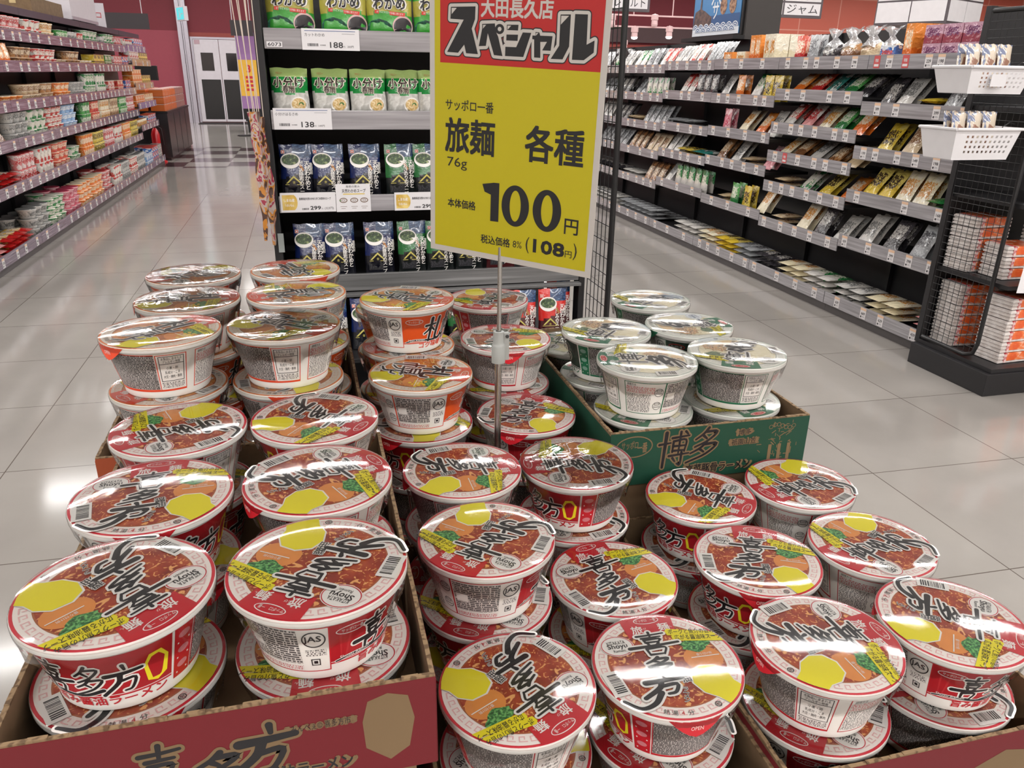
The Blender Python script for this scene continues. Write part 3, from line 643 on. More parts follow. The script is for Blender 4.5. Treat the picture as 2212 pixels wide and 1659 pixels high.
def art_green(a, W, H):
    oval_logo(a, W*.115, H*.72, W*.18, H*.4)
    for L, m_, gr in ((2, KRAFT_P, 2), (3, BLACK, 0)):
        brush_glyph(a, '博', W*.31, H*.60, 40, 48, L, m_, .08, gr, .06); brush_glyph(a, '多', W*.455, H*.64, 42, 46, L, m_, .085, gr, .2)
    for b, L, m_ in ((.11, 2, KRAFT_P), (.02, 3, BLACK)): a.text('高菜豚骨ラーメン', W*.545, H*.18, 13, L, m_, w=94+60*b, bold=b)
    for b, L, m_ in ((.14, 2, KRAFT_P), (.01, 3, BLACK)):
        a.text('博多', W*.665, H*.80, 8, L, m_, w=18+60*b, bold=b); a.text('祇園山笠', W*.665, H*.62, 8, L, m_, w=36+60*b, bold=b)
    rr = random.Random(9)
    for i in range(46):
        x = W*(.845+rr.gauss(0, .045)); y = H*rr.uniform(.08, .9); an = rr.choice((0, PI/2, PI/2, .6, 2.4)); l = rr.uniform(3, 9)
        a.brush([(x, y), (x+l*math.cos(an), y+l*math.sin(an))], rr.uniform(.6, 1.5), 1, KRAFT_P)
    for i in range(7): a.ring(W*(.80+.02*i), H*(.84+.04*math.sin(i)), 3.2, 3.2, .8, 1, KRAFT_P, 14)
    for x in (.80, .85, .90): a.rect(W*x, H*.12, W*x+5, H*.5, 1, KRAFT_P)
def art_torn(a, W, H):
    a.poly([(W*.0, 3), (W*.22, H*.15), (W*.3, H*.42), (W*.42, H*.3), (W*.5, H*.6), (W*.62, H*.46), (W*.76, H*.72), (W*.9, H*.6), (W*.98, H*.2), (W*.9, 3)], 1, KRAFT_P)
    a.text('喜多方', W*.5, H*.3, 30, 2, BLACK, w=90, bold=.02)
def art_orange(a, W, H):
    oval_logo(a, W*.15, H*.5, W*.2, H*.5); a.text('札幌', W*.5, H*.5, 46, 2, BLACK, w=90, bold=.03); a.text('コク味噌ラーメン', W*.74, H*.2, 12, 2, BLACK, w=80, bold=.02)
tray('cardboard_tray', -.2295, .0635, .449, .876, .8215, .905, PRED, 'red-printed cardboard tray with brush lettering, front left corner of the pile', art_red)
tray('cardboard_tray', -.258, .050, .885, 1.318, .8130, .9, mat('carton_orange', (150, 66, 30), .6), 'cardboard tray under the orange-labelled bowls at the back left', art_orange)
tray('cardboard_tray', .352, .641, .838, 1.281, .8125, .890, PGRN, 'green-printed cardboard tray holding the cream-and-green bowls', art_green)
tray('cardboard_tray', .068, .3585, .4295, .853, .6745, .752, PRED, 'low cardboard tray between the red front tray and the torn tray', art_red)
tray('cardboard_tray', .3592, .660, .4125, .8365, .6865, .762, PRED, 'cardboard tray with a torn red front, front right corner of the pile', art_torn)
tray('cardboard_tray', .052, .347, .867, 1.318, .6595, .752, PRED, 'cardboard tray round the foot of the sign pole, mostly hidden by bowls', art_red)
def carton(x0, x1, y0, y1, z0, z1, label):
    o = empty('carton', ((x0+x1)/2, (y0+y1)/2, z0), 0, label, 'carton'); w, d, h = (x1-x0)/2, (y1-y0)/2, z1-z0
    g = Geo(); g.box(-w, w, -d, d, 0, h, KRAFT); g.build('box_body', o, bevel=.002)
    g = Geo(); g.box(-.025, .025, -d-.0006, d+.0006, h-.05, h+.0004, mat('packing_tape', (190, 166, 120), .3)); g.build('tape', o)
    return o
carton(-.226, .048, .452, .872, .672, .821, 'closed brown carton beneath the red front tray')
carton(-.255, .030, .888, 1.316, .665, .8120, 'closed brown carton beneath the orange tray at the back left')
carton(.360, .636, .842, 1.272, .667, .8115, 'closed brown carton beneath the green tray')
# plinth the whole pile stands on
t = empty('display_plinth', (.2, .87, 0), 0, 'low dark display plinth carrying the whole pile of noodle trays', 'plinth')
DARKP = mat('plinth_dark', (38, 36, 36), .5)
g = Geo(); g.box(-.46, .46, -.46, .455, .06, .655, DARKP); g.build('plinth_body', t, bevel=.004)
g = Geo(); g.box(-.44, .44, -.44, .435, 0, .06, mat('plinth_kick', (20, 20, 20), .6)); g.build('kick_base', t)
for k, (x0, x1, y0, y1, z1) in enumerate(((.07, .353, .436, .850, .6740), (.36, .656, .418, .835, .6860), (.054, .345, .870, 1.316, .6590), (-.226, .048, .452, .872, .6715), (-.255, .03, .888, 1.316, .6647), (.36, .636, .842, 1.272, .6667))):
    g = Geo(); g.box(x0-.2, x1-.2, y0-.87, y1-.87, .6552, z1, KRAFT); tag(g.build('packing_sheet', t))

# ------------------------------------------------------------------ the price sign on its pole
STEEL = mat('bright_steel', (190, 190, 188), .22, metal=1, vary=.03); PGREY = mat('grey_plastic', (150, 152, 148), .45)
sg = empty('price_sign', (.2083, .860, .656), 0, 'yellow and red price sign on a steel pole among the noodle bowls', 'sign')
g = Geo(); g.tube([(0, 0, 0), (0, 0, .361)], .0042, STEEL, 14); g.build('lower_tube', sg, smooth=True)
g = Geo(); g.tube([(0, 0, .315), (.001, 0, .475)], .0026, STEEL, 12); g.build('upper_rod', sg, smooth=True)
g = Geo(); g.lathe([(.0046, .334), (.0082, .335), (.0085, .356), (.0074, .358), (.0066, .360), (.0064, .374), (.0036, .3745)], PGREY, 24); g.box(.006, .0125, -.003, .003, .338, .372, PGREY); g.tube([(.0098, -.0042, .368), (.0098, .0042, .368)], .0022, mat('dark_screw', (50, 50, 50), .4), 8); g.build('height_clamp', sg, smooth=True)
g = Geo(); g.tube([(0, 0, 0), (0, 0, .008)], .0055, mat('plinth_kick', (20, 20, 20)), 24); g.build('foot', sg)
hv = Vector((.71948724, -.6932956, -.0409794)); vv = Vector((.01051404, -.04812511, .99878598)); nv = hv.cross(vv)
ORG = Vector((.13883911, .9225391, 1.11881063)) - Vector((.2083, .860, .656)) + Vector((.0006, .0035, 0))
card = Geo()
def sfn(x, y, L): return tuple(ORG + hv*(x/1000) + vv*(y/1000) + nv*(.0006+.00009*L))
SW = mat('sign_white', (174, 169, 163), .45, vary=.01); SY = mat('sign_yellow', (168, 157, 9), .5, vary=.015); SR = mat('sign_red', (160, 26, 24), .5, vary=.02); SK = mat('sign_black', (20, 19, 21), .6, vary=.02)
p = [ORG + hv*x + vv*y + nv*z for z in (-.0006, .0006) for y in (0, .297) for x in (0, .21)]
card.add([tuple(q) for q in p], [(0,2,3,1),(4,5,7,6),(0,1,5,4),(1,3,7,5),(3,2,6,7),(2,0,4,6)], SW)
a = Art(card, sfn)
a.rect(6.5, 6.5, 203.5, 290.5, 1, SY); a.rect(13.8, 207.8, 203.5, 283, 2, SR)
a.text('大田長久店', 106.5, 262.6, 16.5, 3, SW, w=83, bold=.035); a.text('', 0, 0, 1, 3, SW)
LOGO = [[(27.6,262.3),(58,263.3),(57.7,251.3),(53.8,242.3),(62,218),(47.2,218.3),(44.7,226.5),(37,218.3),(23,218.6),(43.7,250.5),(27,251)],
 [(62.9,225.8),(66.6,242.7),(66.5,247.1),(81.8,248),(83.2,240.5),(86.2,235.7),(92,217.5),(81.7,218),(73.6,238.4),(71.6,226.4)],
 [(96.1,247.2),(109.7,247.5),(109.4,242.2),(96.3,242.2)], [(96,238.1),(109.6,238.3),(109.3,232.5),(95.9,232.5)],
 [(95.1,226.5),(107.9,226.6),(115,240.6),(124.8,240.5),(116.7,217.7),(95.1,217.7)],
 [(129.6,241.5),(133.9,241.3),(135.1,238.3),(149,238.3),(147.7,224.9),(138.1,224.9),(143,232.9),(135.5,232.6),(136.4,217.8),(129.3,217.9),(128.4,234.6),(126.2,234.9),(126.2,238.2),(129.8,238.1)],
 [(156.5,258),(167.7,258.3),(167.9,229.6),(161.5,217.6),(148.2,217.4),(156.9,230)], [(172.3,258.8),(185.9,258.7),(186.7,232),(194.9,236.1),(194.9,225.2),(184.8,217.9),(171.9,217.7)]]
for L, m_, gr in ((3, SK, 8.4), (4, SW, 6.2), (5, SK, 0)):
    for pl in LOGO:
        a.poly(pl, L, m_)
        if gr:
            for i in range(len(pl)):
                q, r = Vector(pl[i]), Vector(pl[(i+1) % len(pl)]); d = (r-q).normalized(); n_ = Vector((-d.y, d.x))*gr/2
                a.put([tuple(q-n_), tuple(r-n_), tuple(r+n_), tuple(q+n_)], [(0, 1, 2, 3)], L, m_); a.ell(q.x, q.y, gr/2, gr/2, L, m_, 14)
    a.ell(87.7, 242.9, 5.4+gr/2, 4.8+gr/2, L, m_, 28)
a.ell(87.7, 242.9, 2.3, 2.1, 6, SW, 20)
for (x, y, s_) in ((28.6, 261.4, 6), (67.6, 246.3, 3.6), (97, 246.4, 4), (130.2, 240.7, 2.6), (157.4, 257, 8)): a.poly([(x, y), (x, y-s_), (x+s_*1.05, y)], 6, SW)
a.text('サッポロ一番', 52, 165.5, 10.6, 3, SK, w=61.5, bold=.012)
a.text('旅麺', 53, 133.5, 33.5, 3, SK, w=63.5, bold=.028); a.text('各種', 157.5, 133.5, 33.5, 3, SK, w=68, bold=.028)
a.text('76g', 37, 103, 12.5, 3, SK, w=26.5)
a.text('本体価格', 43.5, 58.5, 9.3, 3, SK, w=37.5, bold=.022)
a.poly([(71, 84.6), (86, 87.6), (93, 87.8), (93, 44.9), (82.3, 44.6), (82.3, 74), (74, 76.4)], 3, SK)
for cx in (114, 153.4):
    vs = []; fs = []; N = 48
    for i in range(N+1):
        t = 2*PI*i/N; vs += [(cx+17.4*math.cos(t), 65.3+22.6*math.sin(t)), (cx+7.0*math.cos(t), 65.3+17.0*math.sin(t))]
        if i: fs.append((2*i-2, 2*i, 2*i+1, 2*i-1))
    a.put(vs, fs, 3, SK)
a.text('円', 183.7, 52.2, 16.4, 3, SK, w=16, bold=.02)
a.text('税込価格', 89.8, 22.8, 9.2, 3, SK, w=38.5, bold=.022); a.text('8%', 118.6, 23, 9.5, 3, SK, w=11.5)
a.text('(', 131.5, 24.5, 17, 3, SK, w=4.4); a.text(')', 190.2, 26, 17, 3, SK, w=4.4)
a.text('108', 158, 25.2, 17.5, 3, SK, w=37.5, bold=.045); a.text('円', 182.4, 22, 7.4, 3, SK, w=8, bold=.012)
card.build('sign_card', sg)
# ------------------------------------------------------------------ bags and pouches
def pack_mat(name, c1, c2, c3, bands=0, rough=.28, seed=0, clear=0):
    """printed plastic: two print colours in bands or blotches, and a pale label patch"""
    if name in MATS: return MATS[name]
    m, nt, b = nodes_of(name); tc = nt.nodes.new('ShaderNodeTexCoord'); sep = nt.nodes.new('ShaderNodeSeparateXYZ'); nt.links.new(tc.outputs['Generated'], sep.inputs[0])
    def mth(op, a, bb=None):
        n = nt.nodes.new('ShaderNodeMath'); n.operation = op
        for i, v in enumerate((a, bb)):
            if v is None: continue
            if isinstance(v, (int, float)): n.inputs[i].default_value = v
            else: nt.links.new(v, n.inputs[i])
        return n.outputs[0]
    ad = nt.nodes.new('ShaderNodeVectorMath'); ad.operation = 'ADD'; ad.inputs[1].default_value = (seed*1.7, seed*.9, seed*2.3); nt.links.new(tc.outputs['Generated'], ad.inputs[0])
    nz = nt.nodes.new('ShaderNodeTexNoise'); nz.inputs['Scale'].default_value = 2.6; nz.inputs['Detail'].default_value = 1; nt.links.new(ad.outputs[0], nz.inputs['Vector'])
    n2 = nt.nodes.new('ShaderNodeTexNoise'); n2.inputs['Scale'].default_value = 16; n2.inputs['Detail'].default_value = 2; nt.links.new(ad.outputs[0], n2.inputs['Vector'])
    if bands: f1 = mth('GREATER_THAN', mth('ADD', sep.outputs[2], mth('MULTIPLY', nz.outputs['Fac'], .3)), bands)
    else: f1 = mth('GREATER_THAN', nz.outputs['Fac'], .5)
    inx = mth('LESS_THAN', mth('ABSOLUTE', mth('SUBTRACT', sep.outputs[0], .48)), mth('MULTIPLY', n2.outputs['Fac'], .66))
    iny = mth('LESS_THAN', mth('ABSOLUTE', mth('SUBTRACT', sep.outputs[2], .5+.1*math.sin(seed))), mth('MULTIPLY', n2.outputs['Fac'], .42))
    f2 = mth('MULTIPLY', mth('MULTIPLY', inx, iny), mth('GREATER_THAN', n2.outputs['Fac'], .44))
    mx = nt.nodes.new('ShaderNodeMix'); mx.data_type = 'RGBA'; nt.links.new(f1, mx.inputs[0]); mx.inputs[6].default_value = (*lin(c1), 1); mx.inputs[7].default_value = (*lin(c2), 1)
    m2 = nt.nodes.new('ShaderNodeMix'); m2.data_type = 'RGBA'; nt.links.new(f2, m2.inputs[0]); nt.links.new(mx.outputs[2], m2.inputs[6]); m2.inputs[7].default_value = (*lin(c3), 1)
    nt.links.new(m2.outputs[2], b.inputs['Base Color']); b.inputs['Roughness'].default_value = rough
    b.inputs['Coat Weight'].default_value = .8; b.inputs['Coat Roughness'].default_value = .12
    n3 = nt.nodes.new('ShaderNodeTexNoise'); n3.inputs['Scale'].default_value = 26; n3.inputs['Distortion'].default_value = 1; nt.links.new(tc.outputs['Object'], n3.inputs['Vector'])
    bp = nt.nodes.new('ShaderNodeBump'); bp.inputs['Strength'].default_value = .5; bp.inputs['Distance'].default_value = .012; nt.links.new(n3.outputs['Fac'], bp.inputs['Height']); nt.links.new(bp.outputs[0], b.inputs['Normal']); nt.links.new(bp.outputs[0], b.inputs['Coat Normal'])
    MATS[name] = m; return m
def bag_shape(w, h, t, style, seed=1, nx=10, nz=14, wr=1.0):
    """returns f(u, v) -> (x, half thickness, z); u in -1..1, v in 0..1"""
    def f(u, v):
        if style == 'pouch': k = (1-v**2.2)*min(1, .55+v*2.2); xw = w/2*(1-.04*math.sin(PI*v))
        elif style == 'pillow': k = math.sin(PI*min(1, max(0, v)))**.55; xw = w/2*(1-.07*math.sin(PI*v))
        else: k = min(1, (v/.12+.5) if v < .06 else 1)*(1 if v < .62 else max(0, 1-(v-.62)/.38)**.8); xw = w/2
        th = t/2*k*max(0, 1-abs(u)**3)**.5
        n = mnoise.noise(Vector((u*2.1+seed*3.1, v*3.3+seed, seed*.7))); n2 = mnoise.noise(Vector((u*5+seed, v*8-seed, 4.2)))
        th = max(0, th*(1+.22*n*wr+.12*n2*wr))
        top = h+(.012*h*math.sin(6*u+seed))*wr*(v > .9)
        return (u*xw+.004*n*wr, th, v*top)
    return f
def bag_geo(w, h, t, style, m, seed=1, nx=10, nz=14, wr=1.0, matfn=None):
    g = Geo(); f = bag_shape(w, h, t, style, seed, nx, nz, wr); V = []
    for sgn in (-1, 1):
        for j in range(nz+1):
            for i in range(nx+1):
                u, v = i/nx*2-1, j/nz; x, th, z = f(u, v); V.append((x, sgn*th, z))
    n1 = (nx+1)*(nz+1); b = len(g.v); g.v = V; g.uv = [(0, 0)]*len(V)
    for s_ in (0, 1):
        for j in range(nz):
            for i in range(nx):
                q = s_*n1+j*(nx+1)+i; fc = (q, q+1, q+nx+2, q+nx+1)
                if s_: fc = tuple(reversed(fc))
                g.f.append(fc); g.m.append(g.mi(matfn((i+.5)/nx*2-1, (j+.5)/nz) if matfn else m))
    # close the bottom
    for i in range(nx):
        g.f.append((i, n1+i, n1+i+1, i+1)); g.m.append(g.mi(matfn(0, 0) if matfn else m))
    return g, f
def bag_art(g, w, h, t, style, seed, wr=1.0, eps=.0006):
    f = bag_shape(w, h, t, style, seed, 10, 14, wr)
    return Art(g, lambda x, y, L: (x/1000, -f(max(-1, min(1, x/1000/(w/2))), max(0, min(1, y/1000/h)))[1]-.0012-eps*L, y/1000))
GLOSS = dict(rough=.3, coat=.8, bump=.35, bscale=34)
def wakame_bag():
    gr = mat('bag_green', (60, 158, 58), **GLOSS); w, h, t = .128, .175, .045
    g, f = bag_geo(w, h, t, 'stand', gr, 3, 14, 18, .8, lambda u, v: mat('bag_olive', (176, 168, 74), **GLOSS) if .36 < v+.1*u*u < .56 else gr)
    a = bag_art(g, w, h, t, 'stand', 3, .8)
    sea = noisy('seaweed_heap', [(.35, (14, 56, 46)), (.6, (30, 104, 80)), (.75, (90, 160, 140))], 120, 3, .5, .35, coat=.5)
    a.poly([(-62, 3), (2, 3), (4, 22), (-10, 34), (-32, 40), (-54, 34), (-62, 24)], 1, sea)
    a.ell(34, 22, 29, 26, 1, mat('pink_ring', (214, 180, 176), .4), 28); a.ell(34, 20, 26, 23, 2, mat('dark_photo', (44, 42, 46), .35, coat=.6), 28)
    a.poly([(-44, 53), (40, 46), (42, 55), (-42, 62)], 2, mat('ribbon_red', (206, 60, 46), .4)); a.text('水でもどすだけで手軽に使えます', -1, 54, 5, 3, WHITE, w=74, rot=-.08)
    a.text('わかめ', -2, 78, 30, 3, WHITE, w=92, bold=.075); a.text('わかめ', -2, 78, 30, 4, BLACK, w=88, bold=.03)
    a.text('カット', 2, 102, 15, 3, WHITE, w=46, bold=.07); a.text('カット', 2, 102, 15, 4, BLACK, w=44, bold=.02)
    return g
def harusame_bag():
    clear = noisy('glass_noodle_bag', [(.35, (186, 184, 178)), (.6, (214, 212, 206)), (.75, (236, 236, 232))], 60, 4, 1.2, .3, coat=.8, bump=.3)
    gr = mat('bag_green2', (22, 140, 62), **GLOSS); pale = mat('bag_palegreen', (170, 196, 120), **GLOSS); w, h, t = .104, .118, .05
    def mf(u, v):
        if v > .82: return pale
        if v > .50+.08*(u*u-1)+.0: return gr
        if v < .07 and u < .3: return gr
        return clear
    g, f = bag_geo(w, h, t, 'stand', clear, 5, 14, 20, .8, mf); a = bag_art(g, w, h, t, 'stand', 5, .8)
    for ch, x, s_ in (('小', -32, 24), ('分', -2, 26), ('け', 30, 26)):
        a.text(ch, x, 80, s_, 2, mat('outline_cream2', (226, 220, 200)), w=s_*1.1, bold=.085)
    for ch, x, s_ in (('小', -32, 24), ('分', -2, 26), ('け', 30, 26)): a.text(ch, x, 80, s_, 4, mat('ink_brown', (44, 26, 18), .4), w=s_, bold=.03)
    a.text('春雨', -2, 62, 16, 2, MATS['outline_cream2'], w=36, bold=.08); a.text('春雨', -2, 62, 16, 4, MATS['ink_brown'], w=34, bold=.02)
    a.ell(24, 22, 24, 21, 1, WHITE, 28); a.ell(24, 23, 20, 16, 2, noisy('noodle_soup_photo', [(.4, (196, 160, 96)), (.6, (226, 200, 150)), (.75, (240, 228, 200))], 140, 2, 1), 28); a.ell(31, 23, 7, 6, 3, GREEN_ONION, 12)
    a.text('マロニー', -28, 104, 6, 2, mat('tiny_red', (200, 70, 60)), w=18)
    return g
def soup_pouch(c_top, c_dark, lines, seed):
    key = '%d_%d_%d' % c_top; w, h, t = .088, .150, .036
    top = mat('pouch_'+key, c_top, **GLOSS); dk = mat('pouchdk_'+key, c_dark, **GLOSS)
    sea = noisy('pouch_sea', [(.35, (14, 34, 70)), (.55, (36, 70, 112)), (.72, (120, 150, 184))], 60, 3, 1.5, .3, coat=.7, stretch=(1, 1, 3))
    def mf(u, v):
        if v > .74: return sea if u > -.25 else top
        if v > .34: return top if v > .45+.12*u else dk
        return dk
    if seed != 3: mf0 = mf
    g, f = bag_geo(w, h, t, 'pouch', dk, seed, 12, 20, .7, mf); a = bag_art(g, w, h, t, 'pouch', seed, .7)
    a.ell(-14, 104, 27, 22, 1, WHITE, 30); a.ell(-14, 107, 23, 15, 2, noisy('greens_soup', [(.38, (30, 48, 26)), (.55, (66, 92, 50)), (.7, (150, 160, 110))], 160, 3, .6), 30)
    a.poly([(8, 92), (14, 94), (22, 78), (17, 72)], 3, mat('wood_spoon', (166, 112, 60), .5))
    a.poly([(-30, 40), (-8, 62), (14, 40), (9, 40), (-8, 56), (-25, 40)], 2, mat('chevron_gold', (196, 184, 96), .4)); a.rect(-32, 36, 18, 37.5, 2, mat('chevron_gold', (196, 184, 96))); a.text('食', -8, 43, 7, 2, MATS['chevron_gold'])
    a.rect(-38, 124, -28, 134, 2, WHITE); a.frame(-37, 125, -29, 133, 2, 3, mat('tiny_red', (200, 70, 60)))
    for k, (tx, x, y, s_) in enumerate(lines): a.text(tx, x, y, s_, 3, WHITE, vert=True, bold=.02, gap=1.0)
    a.rect(-34, 10, 10, 30, 1, fineprint('pouch_print', (20, 20, 24), (70, 70, 74), .3, .55, .3))
    return g
L_BLUE = [('天然わかめと', 30, 62, 13.5), ('がごめ昆布のスープ', 13, 52, 11.5), ('島根県産', 41, 82, 8)]
L_GRN = [('天然わかめと', 30, 62, 13.5), ('あおさのりのスープ', 13, 52, 11.5), ('島根県産', 41, 82, 8)]
L_RED = [('天然わかめと', 30, 62, 13.5), ('しじみのスープ', 13, 54, 11.5), ('島根県産', 41, 82, 8)]

# ------------------------------------------------------------------ end display with soup pouches behind the pile
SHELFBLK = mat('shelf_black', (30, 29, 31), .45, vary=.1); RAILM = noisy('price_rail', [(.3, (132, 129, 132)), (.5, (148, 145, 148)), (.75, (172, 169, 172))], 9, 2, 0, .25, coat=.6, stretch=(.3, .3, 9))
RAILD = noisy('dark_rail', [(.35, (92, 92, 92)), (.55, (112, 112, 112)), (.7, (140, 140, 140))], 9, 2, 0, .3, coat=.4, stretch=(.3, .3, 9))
CARDW = mat('card_white', (222, 220, 222), .5, vary=.01); NAVY = mat('card_navy', (64, 84, 140), .5); INK = mat('card_ink', (48, 46, 50), .5)
EX0, EX1, EY, EB = -.078, .812, 2.285, 2.72
ec = empty('end_shelf', ((EX0+EX1)/2, EY, 0), 0, 'black end-of-aisle shelf unit of green and blue packs behind the noodle pile', 'shelf')
def eb(name, boxes, m, parent=ec, bev=.002):
    g = Geo()
    for (x0, x1, y0, y1, z0, z1) in boxes: g.box(x0-(EX0+EX1)/2, x1-(EX0+EX1)/2, y0-EY, y1-EY, z0, z1, m)
    return g.build(name, parent, bevel=bev)
eb('upright', [(EX0-.024, EX0-.002, EY-.0, EY+.05, 0, 1.75)], SHELFBLK); eb('upright', [(EX1+.002, EX1+.022, EY, EY+.05, 0, 1.75)], SHELFBLK)
eb('back_panel', [(EX0-.02, EX1+.02, EB, EB+.02, 0, 1.75)], SHELFBLK); eb('side_panel', [(EX0-.024, EX0-.006, EY+.052, EB-.002, 0, 1.75)], SHELFBLK)
eb('base_kick', [(EX0-.02, EX1+.02, EY-.16, EB-.01, 0, .14)], SHELFBLK)
ER = [(1.366, 1.416), (1.166, 1.216), (.944, .990), (.712, .762)]; SHV = []
for k, (z0, z1) in enumerate(ER):
    sh = eb('shelf_board', [(EX0, EX1, EY+.012, EB-.003, z1-.034, z1-.014)], SHELFBLK); SHV.append(sh)
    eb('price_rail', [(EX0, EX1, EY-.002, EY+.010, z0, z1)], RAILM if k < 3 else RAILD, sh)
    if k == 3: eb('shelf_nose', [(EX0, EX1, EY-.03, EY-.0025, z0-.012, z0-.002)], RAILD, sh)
SHV.append(eb('base_deck', [(EX0, EX1, EY-.14, EB-.003, .535, .548)], SHELFBLK))
eb('wire_divider', [(EX0, EX0+.0035, EY-.1, EY-.05, .55, .552)], SHELFBLK, SHV[4], 0)
def price_card(k, x0, x1, z0, z1, fn):
    g = Geo(); cx = (EX0+EX1)/2; g.box(x0-cx, x1-cx, -.0042, -.0030, z0, z1, CARDW)
    a = Art(g, lambda x, y, L: (x0-cx+x/1000, -.0042-.00025*L, z0+y/1000)); fn(a, (x1-x0)*1000, (z1-z0)*1000); g.build('price_card', SHV[k])
def bars(a, x0, y0, x1, y1, m=INK):
    rr = random.Random(2); x = x0
    while x < x1: wd = rr.choice((.6, .9, 1.4)); a.rect(x, y0, x+wd, y1, 1, m); x += wd+rr.choice((.6, 1))
def card_a(name, price, tax):
    def fn(a, W, H):
        a.rect(8, H-6, W-10, H-4.6, 1, NAVY); a.text(name, 26+len(name)*1.2, H-15, 8, 1, INK, w=min(60, len(name)*8.5)); bars(a, 14, 9, 40, 16); a.text('本体価格', 53, 12, 3.2, 1, INK); a.text(price, 88, 13, 17, 1, INK, w=33, bold=.02); a.text('円', 108, 9, 4, 1, INK); a.text(tax, 124, 9.5, 5.5, 1, INK, w=16); a.rect(W-45, H-12, W-12, H-11, 1, mat('pale_ink', (150, 150, 156)))
    return fn
def card_b(name, price, tax):
    gold = noisy('gold_seal', [(.35, (196, 156, 62)), (.65, (232, 208, 130))], 30, 2, .5, .35)
    def fn(a, W, H):
        a.rect(5, 6, 38, H-6, 1, gold); a.ell(34, H/2, 12, H/2-6, 1, gold, 24); a.text('しまね産', 24, H*.62, 8, 2, WHITE, w=28, bold=.02); a.text('うまいもん', 24, H*.36, 7, 2, WHITE, w=24, bold=.02)
        a.text(name, 94, H-17, 6.4, 1, INK, w=86, bold=.02); bars(a, 57, 6, 76, 11); a.text(price, 94, 11, 12, 1, INK, w=28, bold=.035); a.text('円', 112, 8, 4, 1, INK); a.text('('+tax+'円)', 131, 9, 7, 1, INK, w=25)
    return fn
price_card(0, .017, .165, 1.3655, 1.417, card_a('カットわかめ', '188', '203円')); price_card(1, -.072, .080, 1.1665, 1.221, card_a('小分けはるさめ', '138', '149円'))
price_card(2, -.074, .076, .946, .9995, card_b('島根県産天然わかめとがごめ昆布のスープ', '299', '323')); price_card(2, .241, .391, .944, .995, card_b('島根県産天然わかめとあおさのスープ', '299', '323'))
def hand(a, W, H):
    a.text('島根の恵み', W*.5, H-7, 6, 1, INK, w=38); a.text('天然わかめスープ', W*.52, H-19, 10, 1, INK, w=66, bold=.012); a.rect(20, H-29, W-16, H-26.5, 1, mat('marker_yellow', (216, 186, 70)))
    br = mat('sketch_brown', (120, 98, 82), .6)
    for i, x in enumerate((20, 50, 78)): a.ring(x, 32, 11, 7, 2.4, 1, br, 22); a.ring(x, 32, 5, 3, 1.2, 1, br, 14); a.rect(x-9, 14, x+9, 15, 1, br); a.rect(x-7, 9, x+5, 10, 1, br)
    a.rect(9, 30, 14, 33, 1, mat('leaf_green', (96, 130, 80)))
price_card(2, .0775, .1735, .944, 1.021, hand)
price_card(0, -.072, -.033, 1.3705, 1.3835, lambda a, W, H: a.text('6073', W/2, H/2, 10, 1, INK, w=33, bold=.02))
eb('shelf_clip', [(EX0-.012, EX0+.004, EY-.006, EY-.003, .835, .888)], mat('clip_clear', (150, 156, 154), .3), SHV[3], 0)
# side wire grids
WIRE = mat('black_wire', (24, 24, 25), .4)
def wire_grid(name, parent, fn, nu, nv, r=.0014):
    g = Geo()
    for i in range(nu+1): g.tube([fn(i/nu, 0), fn(i/nu, 1)], r, WIRE, 5, False)
    for j in range(nv+1): g.tube([fn(0, j/nv), fn(1, j/nv)], r, WIRE, 5, False)
    return g.build(name, parent)
cxE = (EX0+EX1)/2
wire_grid('wire_grid', ec, lambda u, v: (EX1+.026-cxE, -.175+.165*u, .10+1.62*v), 5, 34)
g = Geo(); g.tube([(EX1+.026-cxE, -.19, 0), (EX1+.026-cxE, -.19, 1.76)], .0085, WIRE, 12); g.build('front_post', ec, smooth=True)
# goods on it
def place(proto, x, y, z, rz=0, rx=0, label=None, cat=None, group=None, sc=(1, 1, 1)):
    me, nm = proto; o = bpy.data.objects.new(nm, me); COL.objects.link(o); o.location = (x, y, z); o.rotation_euler = (rx, 0, rz); o.scale = sc; tag(o, label, cat, group); return o
def asproto(g, nm, smooth=True): return (g.mesh(nm, smooth=smooth, angle=50), nm)
WK = asproto(wakame_bag(), 'seaweed_bag'); HR = asproto(harusame_bag(), 'noodle_bag')
PB = asproto(soup_pouch((12, 30, 84), (13, 14, 24), L_BLUE, 2), 'soup_pouch'); PG = asproto(soup_pouch((30, 104, 50), (14, 20, 20), L_GRN, 3), 'soup_pouch'); PR = asproto(soup_pouch((206, 42, 36), (70, 20, 24), L_RED, 4), 'soup_pouch')
YF = EY+.055
OW = ('first', 'second', 'third', 'fourth', 'fifth', 'sixth', 'seventh', 'eighth', 'ninth', 'tenth')
for i, x in enumerate((-.006, .132, .254, .380, .50, .62, .742)): place(WK, x, YF, 1.4065, rng.uniform(-.05, .05), -.08, 'green cut-seaweed bag, %s from the left on the top shelf of the end display' % OW[i], 'food bag', None, (.96, 1, 1))
for i, x in enumerate((-.024, .084, .186, .285, .376, .5, .61, .72)): place(HR, x, YF+(.0, .012, .004, .016, .0, 0, 0, 0)[i], 1.2055, rng.uniform(-.06, .06), -.06, 'green-topped glass noodle bag, %s from the left on the end display' % OW[i], 'food bag', None, (.92, 1, .98))
for i, (p, x, c) in enumerate(((PB, -.025, 'blue'), (PB, .062, 'blue'), (PB, .166, 'blue'), (PG, .268, 'dark green'), (PG, .350, 'green'), (PG, .46, 'green'), (PR, .57, 'red'), (PR, .68, 'red'))): place(p, x, YF, .979, rng.uniform(-.12, .12), -.1, '%s seaweed soup pouch, %s from the left, middle end-display shelf' % (c, OW[i]), 'soup pouch', None, (1.0, 1, .96))
